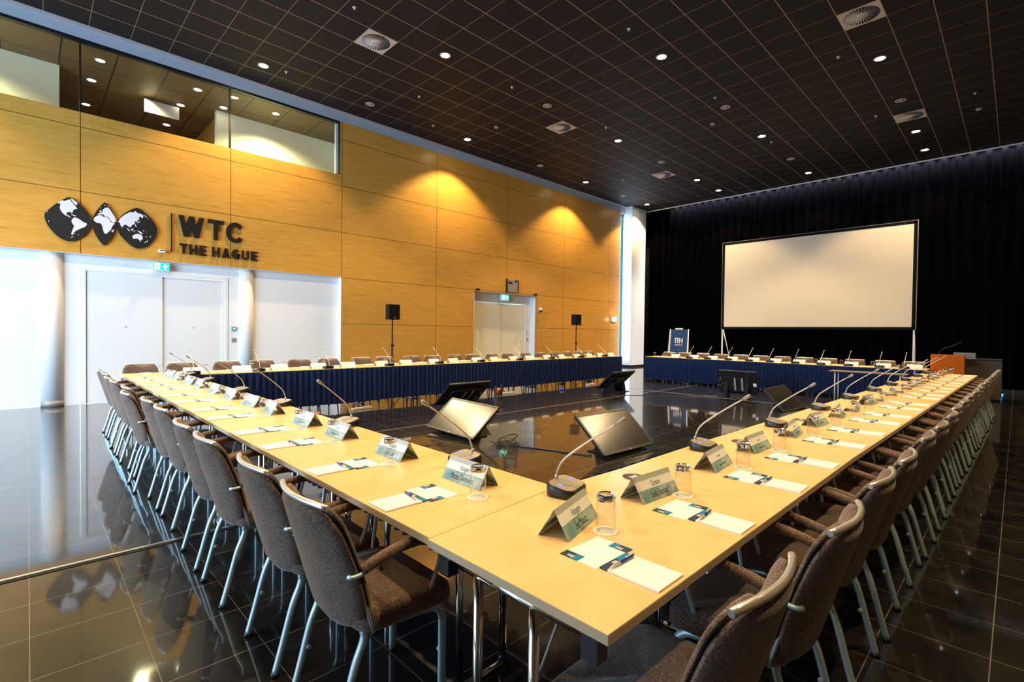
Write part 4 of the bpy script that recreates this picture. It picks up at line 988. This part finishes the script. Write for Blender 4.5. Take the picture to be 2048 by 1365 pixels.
# ---------------------------------------------------------------- conference microphones
def mk_mic(lean=0.29, detail=True):
    # local y towards the middle; stem springs from the back of the base and leans towards the sitter (-y)
    t = thing('desk_microphone', 'x', 'microphone')
    base = rrect(0.185, 0.135, 0.045, 6)
    b = mb('black_plastic'); rings = []
    for sc, z0, z1 in ((0.96, 0.0, 0.0), (1.0, 0.004, 0.004), (1.0, 0.026, 0.050), (0.95, 0.031, 0.056)):
        rings.append([(x * sc, y * sc, z0 + (z1 - z0) * (y + 0.0675) / 0.135) for x, y in base])
    b.grid(rings, closed=True); b.add(rings[0], [tuple(reversed(range(len(base))))]); b.add(rings[-1], [tuple(range(len(base)))])
    bo = b.build('base', t)
    tilt = math.atan2(0.025, 0.135)
    def P_(x, y, dz): return Matrix.Translation((0, 0, 0.031 + 0.025 * 0.5 + dz)) @ Matrix.Rotation(tilt, 4, 'X') @ Matrix.Translation((x, y, 0))
    mb('champagne').prism(rrect(0.168, 0.118, 0.038, 6), 0.0, 0.0015, P_(0, 0, 0.0005)).build('top_plate', t)
    ov = [(0.033 * math.cos(2 * PI * i / 24), 0.040 * math.sin(2 * PI * i / 24)) for i in range(24)]
    mb('mic_grille').prism(ov, 0.0015, 0.003, P_(0, 0.006, 0.0005)).build('speaker_grille', t)
    for s_ in (-1, 1):
        mb('blue_display').prism(rrect(0.026, 0.012, 0.002, 2), 0.0015, 0.003, P_(s_ * 0.055, 0.004, 0.0005)).build('display', t)
    mb('mic_grille').prism(rrect(0.04, 0.010, 0.004, 3), 0.0015, 0.003, P_(0, -0.047, 0.0005)).build('talk_button', t)
    k = lean / 0.29
    st = smooth_path([(0, 0.050, 0.052), (0, 0.046, 0.085), (0, 0.022, 0.135), (0, -0.03 * k, 0.185), (0, -0.13 * k, 0.262), (0, -0.215 * k, 0.322)], 6)
    mb('gooseneck').tube(st, [0.0052 if i < len(st) - 10 else 0.0042 for i in range(len(st))], 8).build('gooseneck', t)
    mb('gooseneck').lathe([(0.0, 0.0), (0.009, 0.0), (0.008, 0.018), (0.0055, 0.022)], 14, c=(0, 0.050, 0.050)).build('stem_socket', t)
    d = (st[-1] - st[-3]).normalized(); e = st[-1]
    hd = [e, e + d * 0.012, e + d * 0.02, e + d * 0.05, e + d * 0.056]
    mb('mic_grille').tube(hd, [0.0055, 0.0085, 0.0105, 0.0105, 0.006], 12).build('capsule', t)
    return t
MIC = mk_mic()
XM = {'R': [(-1.365, 1.68, 0.25), (-1.33, 2.95, 0.1), (-1.29, 4.13, 0.0), (-1.30, 5.40, -.1), (-1.30, 6.60, -.1), (-1.28, 7.80, -.1), (-1.26, 8.95, 0), (-1.24, 10.1, 0), (-1.23, 11.3, 0), (-1.2, 12.4, 0)],
      'L': [(-2.04, 1.655, -0.1), (-3.43, 1.665, 0.3), (-4.71, 1.655, 0.35), (-5.97, 1.665, 0.35), (-7.39, 1.665, 0.3), (-8.40, 1.665, 0.3)],
      'A': [(-8.735, y, 0) for y in (1.79, 2.72, 3.89, 5.14, 6.36, 7.55, 8.83, 10.04, 11.32, 12.46)],
      'C': [(x, 13.86, 0) for x in (-6.72, -6.18, -5.59, -5.04, -4.52, -3.92, -3.35, -2.79, -2.19, -1.74)]}
RZM = {'R': PI / 2, 'L': 0, 'A': -PI / 2, 'C': PI}
for row in 'RLAC':
    for i, (x, y, a) in enumerate(XM[row]):
        put(MIC, (x, y, TT + 0.0005), RZM[row] + a, 'grey gooseneck microphone, %s %s in the %s' % (ORD[i], CNT[row], ROWN[row]), 'gooseneck microphones, ' + ROWN[row])
# cables hanging from the microphones over the skirt of the timber-wall row, down to the floor and up again
ys = [m_[1] for m_ in XM['A']]
for i in range(len(ys) - 1):
    a, c = ys[i], ys[i + 1]; mid = (a + c) / 2 + random.uniform(-.12, .12)
    a += .02; c -= .02
    p = smooth_path([(-8.660, a, TT + .010), (-8.60, a + .01, TT - .01), (-8.575, a + 0.03, TT - .12), (-8.56, a + (mid - a) * .35, 0.36), (-8.53, a + (mid - a) * .75, 0.10), (-8.50, mid - .05, 0.006), (-8.47, mid + .05, 0.006),
                     (-8.53, c - (c - mid) * .7, 0.12), (-8.56, c - (c - mid) * .3, 0.40), (-8.575, c - 0.03, TT - .12), (-8.60, c - .01, TT - .01), (-8.660, c, TT + .010)], 5)
    tag(mb('black_plastic').tube(p, 0.0028, 6).build('microphone_cable'), 'thin cable drooping down the skirt by the timber wall, %s from the left' % ORD[i], 'cable', 'microphone cables by the timber wall')
xs = [m_[0] for m_ in XM['C']]
for i in range(0, len(xs) - 1):
    a, c = xs[i], xs[i + 1]; mid = (a + c) / 2
    a += .02; c -= .02
    p = smooth_path([(a, 13.785, TT + .010), (a + .01, 13.725, TT - .01), (a + .02, 13.71, TT - .1), (mid, 13.69, TT - .24 - .1 * (i % 3)), (c - .02, 13.71, TT - .1), (c - .01, 13.725, TT - .01), (c, 13.785, TT + .010)], 5)
    tag(mb('black_plastic').tube(p, 0.0024, 6).build('microphone_cable'), 'thin black cable looped on the skirt before the curtain, %s from the left' % ORD[i], 'cable', 'microphone cables before the curtain')
# lettering on the cards (put on after all copies are made)
def scribble(t, seed, d=0.115, h=0.098):
    rnd = random.Random(seed); ang = math.atan2(h, d / 2)
    for f, w_, hh, ink_ in ((0.62, 0.05, 0.012, 'ink_grey'), (0.24, 0.10, 0.015, 'ink')):
        p = Vector((0.0, -d / 2, 0.0006)).lerp(Vector((0, 0, h)), f)
        M = Matrix.Translation(p + Vector((0, -h, d / 2)).normalized() * 0.0014) @ Matrix.Rotation(ang, 4, 'X')
        b = mb(ink_); x = -w_ / 2
        while x < w_ / 2:
            k = rnd.uniform(.4, 1) * hh; stroke(b, [(x, -hh / 2), (x + rnd.uniform(-.001, .003), -hh / 2 + k)], 0.0010, M, 0, .0003)
            stroke(b, [(x, rnd.uniform(-hh / 2, 0)), (x + .0035, rnd.uniform(-hh / 2, 0.001))], 0.0009, M, 0, .0003); x += rnd.uniform(.0035, .0065)
        b.build('lettering', t)
CARDS = [o for o in COL.objects if o.parent is None and o.get('category') == 'name card']
for row in 'RL':
    for i in range(9 if row == 'R' else 9):
        wh = '%s %s in the %s' % (ORD[i], CNT[row], ROWN[row])
        for o in CARDS:
            if o['label'].endswith(wh):
                if (row, i) in TXT: card_text(o, *TXT[(row, i)])
                else: scribble(o, i * 7 + (row == 'L'))

# ================================================================== SCREEN, SPEAKERS, FLIP CHART, LECTERN
t = thing('projection_screen', 'large white projection screen in a black frame standing before the black curtain', 'projection screen', (-4.91, 18.45, 0))
x0, x1, z0, z1 = -2.815, 2.815, 1.655, 4.84
mb('screen_white').box(x0 + .08, x1 - .08, -0.006, 0.0, z0 + .08, z1 - .08).build('screen_surface', t)
f = mb('black_fabric')
f.box(x0, x1, -0.02, 0.025, z0, z0 + .085).box(x0, x1, -0.02, 0.025, z1 - .085, z1).box(x0, x0 + .085, -0.02, 0.025, z0, z1).box(x1 - .085, x1, -0.02, 0.025, z0, z1)
f.build('screen_border', t, bevel=0.004)
mb('steel_grey').box(x0 - .015, x1 + .015, 0.0, 0.03, z1, z1 + .012).box(x1, x1 + .016, 0.0, 0.03, z0, z1).box(x0 - .016, x0, 0, .03, z0, z1).build('screen_frame', t)
for s_, xx in ((-1, x0 + .03), (1, x1 - .03)):
    lg = mb('white_post').box(xx - .02, xx + .02, 0.0, 0.04, 0.0, 2.4).build('screen_leg', t)
    mb('white_post').tube([(xx, .03, 1.75), (xx + (.12 if s_ < 0 else -.02), .75, 0.02)], 0.015, 8).box(xx - .02, xx + .02, -.35, .8, 0, .03).build('leg_brace', lg)
def speaker(y, d):
    t = thing('speaker_stand', 'black speaker pole on a tripod, ' + d, 'speaker stand', (-10.6, y, 0), 0, 'loudspeaker stands')
    mb('black_matte').tube([(0, 0, 0.12), (0, 0, 1.12)], 0.022, 12).build('lower_tube', t); mb('black_matte').tube([(0, 0, 1.1), (0, 0, 1.709)], 0.015, 12).build('pole', t)
    mb('black_plastic').lathe([(0.034, 0), (0.034, .07), (0.02, .075)], 14, c=(0, 0, 1.06)).build('collar', t); mb('black_plastic').tube([(0.02, .02, 1.09), (0.03, .05, 1.09)], .014, 10).build('knob', t)
    for k in range(3):
        a = 2 * PI * k / 3 + 0.5; mb('black_matte').tube([(0.02 * math.cos(a), 0.02 * math.sin(a), 0.42), (0.35 * math.cos(a), 0.35 * math.sin(a), 0.012)], 0.011, 8).build('leg', t)
    s_ = thing('loudspeaker', 'black box loudspeaker on a pole before the timber wall, ' + d, 'loudspeaker', (-10.6, y, 1.71), 0, 'loudspeakers on poles')
    mb('black_matte').prism([(-.13, -.115), (-.13, .115), (.10, .15), (.10, -.15)], 0, .365).build('cabinet', s_, bevel=.01)
    mb('black_fabric').box(.1005, .108, -.14, .14, .012, .352).build('grille', s_); mb('grille_white').box(.108, .110, -.022, .022, .035, .048).build('badge', s_)
speaker(6.31, 'nearer, left of the far doors'); speaker(13.44, 'farther, right of the far doors')
# flip chart
t = thing('flip_chart', 'flip chart easel with a navy poster and white lettering beside the projection screen', 'flip chart', (-7.98, 15.6, 0))
lean = 0.10
def fcm(y0=0): return Matrix.Translation((0, 0, 0.62)) @ Matrix.Rotation(-lean, 4, 'X') @ Matrix.Rotation(PI / 2, 4, 'X')
M = fcm()
mb('white_paint').box(-.33, .33, 0, .98, -.02, -.004, M).build('board', t)
mb('poster_blue').box(-.30, .30, 0.02, .96, -.004, .0, M).build('poster', t)
b = mb('paper'); nh_logo(b, M @ Matrix.Translation((0, .53, 0)), .28, 0, .002); b.build('poster_logo', t)
b = mb('paper'); xx = -.13
for ch in 'HOTELS': letter(ch, xx, xx + .036, .445, .49, .009, M, 0, .002, b); xx += .045
b.build('poster_lettering', t)
b = mb('paper'); rnd = random.Random(3)
for yy, w_ in ((.185, .36), (.115, .20)):
    x_ = -w_ / 2
    while x_ < w_ / 2: b.box(x_, x_ + .009, yy, yy + rnd.uniform(.010, .018), 0, .0015, M); x_ += .016
b.build('small_print', t)
mb('black_plastic').box(-.34, .34, .965, .995, -.02, .012, M).build('clamp_bar', t); mb('white_paint').box(-.14, .12, .985, 1.03, -.01, .03, M).build('clamp_handle', t)
for s_ in (-1, 1): mb('white_post').tube([(s_ * .33, -.10, 1.62), (s_ * .36, .16 - .22, 0.62), (s_ * .40, .05 - .3, 0.01)] if False else [(s_ * .325, .09, 1.62), (s_ * .36, -.02, 0.55), (s_ * .38, -.08, 0.01)], 0.014, 8).build('leg', t)
mb('white_post').tube([(0, .10, 1.6), (0, .62, .01)], 0.014, 8).build('leg', t)
# lectern
t = thing('lectern', 'orange-brown wooden lectern behind the far end of the right-hand row', 'lectern', (-1.07, 14.35, 0))
mb('lectern_wood').box(-.28, .28, -.01, .02, 0.0, 1.07).build('front_panel', t, bevel=.004)
mb('lectern_dark').prism([(0.0, 0.0), (.5, 0.0), (.5, .98), (.0, 1.06)], .255, .28, Matrix(((0, 0, 1, 0), (1, 0, 0, .02), (0, 1, 0, 0), (0, 0, 0, 1)))).build('side_panel', t)
mb('lectern_dark').prism([(0.0, 0.0), (.5, 0.0), (.5, .98), (.0, 1.06)], -.28, -.255, Matrix(((0, 0, 1, 0), (1, 0, 0, .02), (0, 1, 0, 0), (0, 0, 0, 1)))).build('side_panel', t)
mb('lectern_dark').box(-.255, .255, .02, .50, .93, .955).build('reading_top', t)
t = thing('lectern_microphone', 'thin black gooseneck microphone rising from the lectern', 'microphone', (-1.23, 14.46, .9558))
p = smooth_path([(0, 0, 0), (.005, 0, .14), (.10, 0, .25), (.22, 0, .30), (.32, 0, .36)], 6)
mb('black_plastic').tube(p, 0.005, 8).build('gooseneck', t); mb('black_plastic').tube([p[-1], p[-1] + Vector((.05, 0, .028))], 0.010, 10).build('capsule', t); mb('black_plastic').lathe([(0, 0), (.03, 0), (.03, .012), (0, .014)], 16).build('base', t)
t = thing('laptop', 'open laptop standing on the dark cabinet beside the lectern', 'laptop', (-.86, 15.7, .955))
mb('steel_grey').box(-.19, .19, -.12, .12, 0.0, .018).build('keyboard_base', t); M = Matrix.Translation((0, -.12, .018)) @ Matrix.Rotation(.2, 4, 'X')
mb('steel_grey').box(-.19, .19, 0, .012, 0, .12, M).build('laptop_lid', t)
t = thing('cabinet', 'dark low cabinet standing right of the lectern before the curtain', 'cabinet', (-.60, 16.1, 0))
mb('cabinet_dark').box(-.52, .36, -.4, .3, .04, .935).build('body', t, bevel=.004); mb('black_matte').box(-.53, .37, -.41, .31, .935, .953).build('cabinet_top', t); mb('black_matte').box(-.5, .34, -.38, .28, 0, .04).build('plinth', t)
tag(mb('cyan_led').box(-.06, .06, -.03, .03, 0.0, .03).build('floor_light', loc=(-.29, 17.7, 0.0), bevel=.01), 'tiny blue light glowing on the floor at the foot of the curtain', 'light')
l = bpy.data.lights.new('floor_led_light', 'POINT'); l.energy = 0.5; l.color = (.05, .4, 1); l.shadow_soft_size = .03
lo = bpy.data.objects.new('floor_led_light', l); COL.objects.link(lo); lo.location = (-.29, 17.6, .08)
# narrow side table inside the square
t = thing('side_table', 'narrow brown-topped folding table standing before the skirted curtain tables', 'table', (-2.13, 12.62, 0))
mb('brown_top').box(-.74, .60, -.18, .20, .672, .695).build('tabletop', t, bevel=.003)
for xx in (-.62, .5):
    for yy in (-.15, .16): mb('white_post').tube([(xx, yy, .672), (xx, yy, 0.0)], .011, 8).build('leg', t)

# ================================================================== FLOOR MONITORS
def RM(rz, rx, ry): return (Matrix.Rotation(rz, 4, 'Z') @ Matrix.Rotation(rx, 4, 'X') @ Matrix.Rotation(ry, 4, 'Y'))
def tv(label, c, rz, rx, ry, Wd=1.0, H=.607, wide=True):
    t = thing('floor_monitor', label, 'monitor', (c[0], c[1], 0), 0, 'monitors lying on the floor inside the tables')
    M = Matrix.Translation((0, 0, c[2])) @ RM(rz, rx, ry)
    b = mb('black_plastic')
    bz = .030
    b.box(-Wd / 2, Wd / 2, H / 2 - bz, H / 2, -.025, .006, M).box(-Wd / 2, Wd / 2, -H / 2, -H / 2 + bz + .008, -.025, .006, M).box(-Wd / 2, -Wd / 2 + bz, -H / 2, H / 2, -.025, .006, M).box(Wd / 2 - bz, Wd / 2, -H / 2, H / 2, -.025, .006, M)
    b.build('bezel', t, bevel=.003)
    mb('tv_glass').box(-Wd / 2 + bz, Wd / 2 - bz, -H / 2 + bz + .008, H / 2 - bz, -.004, .001, M).build('screen', t)
    b = mb('black_matte'); b.box(-Wd / 2 + .01, Wd / 2 - .01, -H / 2 + .01, H / 2 - .01, -.035, -.006, M).prism(rrect(Wd * .7, H * .62, .04, 4, 0, -.03), -.075, -.035, M); b.build('rear_cover', t)
    mb('grille_white').box(-.02, .02, -H / 2 + .012, -H / 2 + .020, .006, .007, M).build('badge', t)
    b = mb('steel_grey'); b.box(-.15, -.11, -.17, .12, -.085, -.075, M).box(.01, .05, -.17, .12, -.085, -.075, M); b.build('mount_rail', t)
    s_ = mb('paper').box(-.34, -.27, -.07, .0, -.077, -.075, M) if False else mb('paper').box(-.42, -.35, -.06, .01, -.0362, -.035, M); s_.build('sticker', t)
    b = mb('pen_silver'); rnd = random.Random(5)
    for k in range(7): xx = .27 + rnd.uniform(0, .13); yy = rnd.uniform(-.12, .1); b.box(xx, xx + .014, yy, yy + .012, -.050 if xx < .32 else -.037, -.035, M)
    b.build('connector', t)
    # floor stand: a wedge foot under the back
    foot = M @ Vector((0, -H / 2 + .02, -.06)); top = M @ Vector((0, .06, -.075)); n_ = (M.to_3x3() @ Vector((0, 0, 1))); g = Vector((-n_.x, -n_.y, 0)); g = g.normalized() if g.length > .05 else Vector((0, 1, 0)); sd = Vector((-g.y, g.x, 0))
    # low wedge-shaped foot from the back of the housing down to the floor
    b = mb('black_matte'); lo_ = M @ Vector((0, -H / 2 + .05, -.036)); hi_ = M @ Vector((0, .02, -.074))
    for k0, k1 in ((-.27, -.19), (.19, .27)):
        prof = [lo_, hi_, Vector((hi_.x, hi_.y, .012)) + g * .05, Vector((lo_.x, lo_.y, .012)) - g * .03]
        vs = [q + sd * k for k in (k0, k1) for q in prof]
        b.add(vs, [(0, 1, 2, 3), (7, 6, 5, 4), (0, 4, 5, 1), (1, 5, 6, 2), (2, 6, 7, 3), (3, 7, 4, 0)])
    vs = []
    for k in (-.34, .34): vs += [Vector((lo_.x, lo_.y, 0)) - g * .05 + sd * k, Vector((hi_.x, hi_.y, 0)) + g * .10 + sd * k]
    b.add([v + Vector((0, 0, z_)) for z_ in (0, .014) for v in vs], [(0, 1, 3, 2), (4, 6, 7, 5), (0, 4, 5, 1), (2, 3, 7, 6), (0, 2, 6, 4), (1, 5, 7, 3)])
    b.build('stand', t)
    return t
tv('black floor monitor with bright reflections, nearest the left-hand tables', (-5.41, 4.33, .245), .013, .669, .044)
tv('black floor monitor with a dark tilted screen, nearest the right-hand tables', (-3.45, 5.19, .245), 1.514, .718, -.009)
tv('black floor monitor lying half hidden, farther along the right-hand tables', (-3.17, 10.60, .215), 1.513, .79, -.034, .965, .58)
tv('black floor monitor seen from behind with two silver rails, near the curtain tables', (-4.42, 11.5, .37), PI - .03, 1.36, 0, .84, .54)
tv('black floor monitor seen from behind, nearer one facing the timber-wall tables', (-7.15, 5.75, .32), -PI / 2, .75, 0)
tv('black floor monitor seen from behind, farther one facing the timber-wall tables', (-6.9, 10.35, .32), -PI / 2, .75, 0)

# cables and small things lying on the floor
def cable(pts, r, label, name='floor_cable', m_='black_plastic', group=None):
    return tag(mb(m_).tube(smooth_path(pts, 6), r, 6).build(name), label, 'cable', group)
cable([(-4.5, 4.35, .012), (-4.1, 4.5, .009), (-3.7, 4.62, .009), (-3.45, 4.7, .012)], .009, 'thick black cable on the floor between the two nearest monitors')
def tangle(cx_, cy_, n, R, seed, zmax=.14):
    rnd = random.Random(seed); b = mb('black_plastic')
    for k in range(n):
        a0 = rnd.uniform(0, 6.28); r = R * rnd.uniform(.5, 1); ox, oy = rnd.uniform(-.5, .5) * R, rnd.uniform(-.5, .5) * R; ti = rnd.uniform(0, zmax)
        pts = [(cx_ + ox + r * math.cos(a0 + 6.28 * i / 16), cy_ + oy + .7 * r * math.sin(a0 + 6.28 * i / 16), .007 + ti * (0.5 + .5 * math.sin(a0 * 2 + 6.28 * i / 16))) for i in range(16)]
        b.tube(pts, .0045, 6, closed=True)
    return b
tag(tangle(-4.55, 4.32, 9, .16, 4, .18).build('cable_coil'), 'tangle of thin black cables beside the brightest floor monitor', 'cable')
tag(tangle(-6.75, 9.4, 4, .16, 8, .03).build('cable_coil'), 'black cable coil on the floor at the far monitor by the timber-wall tables', 'cable')
tag(tangle(-4.85, 11.35, 4, .2, 9, .02).build('cable_coil'), 'loops of black cable on the floor behind the monitor with silver rails', 'cable')
tag(tangle(-8.0, 3.1, 4, .14, 11, .03).build('cable_coil'), 'black cable coil below the left part of the timber-wall skirt', 'cable')
cable([(-3.7, 10.4, .01), (-4.0, 10.8, .008), (-4.3, 11.2, .008), (-4.4, 11.4, .01)], .006, 'black cable on the floor between the two far monitors')
cable([(-6.6, 9.7, .008), (-6.0, 10.3, .007), (-5.3, 10.9, .007), (-4.8, 11.3, .008)], .006, 'thin black cable running to the monitor with silver rails')
cable([(-5.1, 3.75, .01), (-5.2, 3.2, .008), (-4.7, 2.5, .008), (-4.2, 1.80, .010)], .006, 'black cable from the brightest monitor to the left-hand tables')
t = thing('cable_reel', 'orange and black cable reel on the floor by the timber-wall skirt', 'cable reel', (-7.75, 7.2, .16), .3)
Mx = Matrix.Rotation(PI / 2, 4, 'Y')
mb('orange_plastic').lathe([(.05, -.03), (.085, -.02), (.085, .02), (.05, .03)], 24, M=Mx).build('reel_ring', t); mb('black_plastic').lathe([(.0, -.04), (.05, -.04), (.05, .04), (0, .04)], 20, M=Mx).box(-.06, .06, -.14, .14, -.16, -.12).box(-.02, .02, -.13, -.11, -.14, .14).box(-.02, .02, .11, .13, -.14, .14).build('reel_frame', t)
for x, y, m_, d in ((-8.15, 3.45, 'orange_plastic', 'orange power plug on the floor under the left part of the timber-wall skirt'), (-8.12, 3.25, 'blue_plastic', 'blue power plug on the floor beside the orange plug'), (-8.0, 9.6, 'blue_plastic', 'blue power plug on the floor below the middle of the timber-wall skirt')):
    t = thing('power_plug', d, 'plug', (x, y, .035), .5); Mx2 = Matrix.Rotation(PI / 2, 4, 'Y')
    mb(m_).lathe([(0, -.05), (.03, -.05), (.034, .03), (.02, .045), (0, .045)], 16, M=Mx2).build('plug_body', t); mb('black_plastic').tube([(.04, 0, 0), (.09, .02, -.01), (.16, .05, -.028)], .008, 8).build('plug_lead', t)
for x, y, a, d in ((-8.35, 4.35, .2, 'left of the nearer monitor'), (-8.3, 8.0, -.1, 'behind the cable reel'), (-8.3, 11.2, .15, 'near the far end of the row')):
    t = thing('power_strip', 'white power strip under the timber-wall skirt, ' + d, 'power strip', (x, y, 0), a + PI / 2, 'power strips')
    mb('grille_white').box(-.22, .22, -.03, .03, 0, .04).build('strip_body', t, bevel=.006); b = mb('grille_dark')
    for k in range(5): b.lathe([(0, .0402), (.018, .0405)], 12, c=(-.16 + .08 * k, 0, 0))
    b.build('socket', t)
for x, y, d in ((-1.15, 1.25, 'nearer'), (-1.05, 1.9, 'second')):
    pts = [(x + .12 * math.cos(6.28 * i / 20) * (1 if i % 2 else .9), y + .4 * math.sin(6.28 * i / 20), .35 + .03 * math.cos(6.28 * i / 10)) for i in range(20)]
cable([(-1.30, 1.15, .64), (-1.22, 1.3, .52), (-1.05, 1.45, .47), (-.9, 1.6, .50), (-.85, 1.8, .62)], .005, 'black cable hanging under the nearest right-hand table')
cable([(-1.32, 1.2, .64), (-1.2, 1.4, .46), (-1.0, 1.5, .42), (-.88, 1.7, .5), (-.82, 1.9, .62)], .004, 'second black cable sagging lower under the nearest right-hand table')
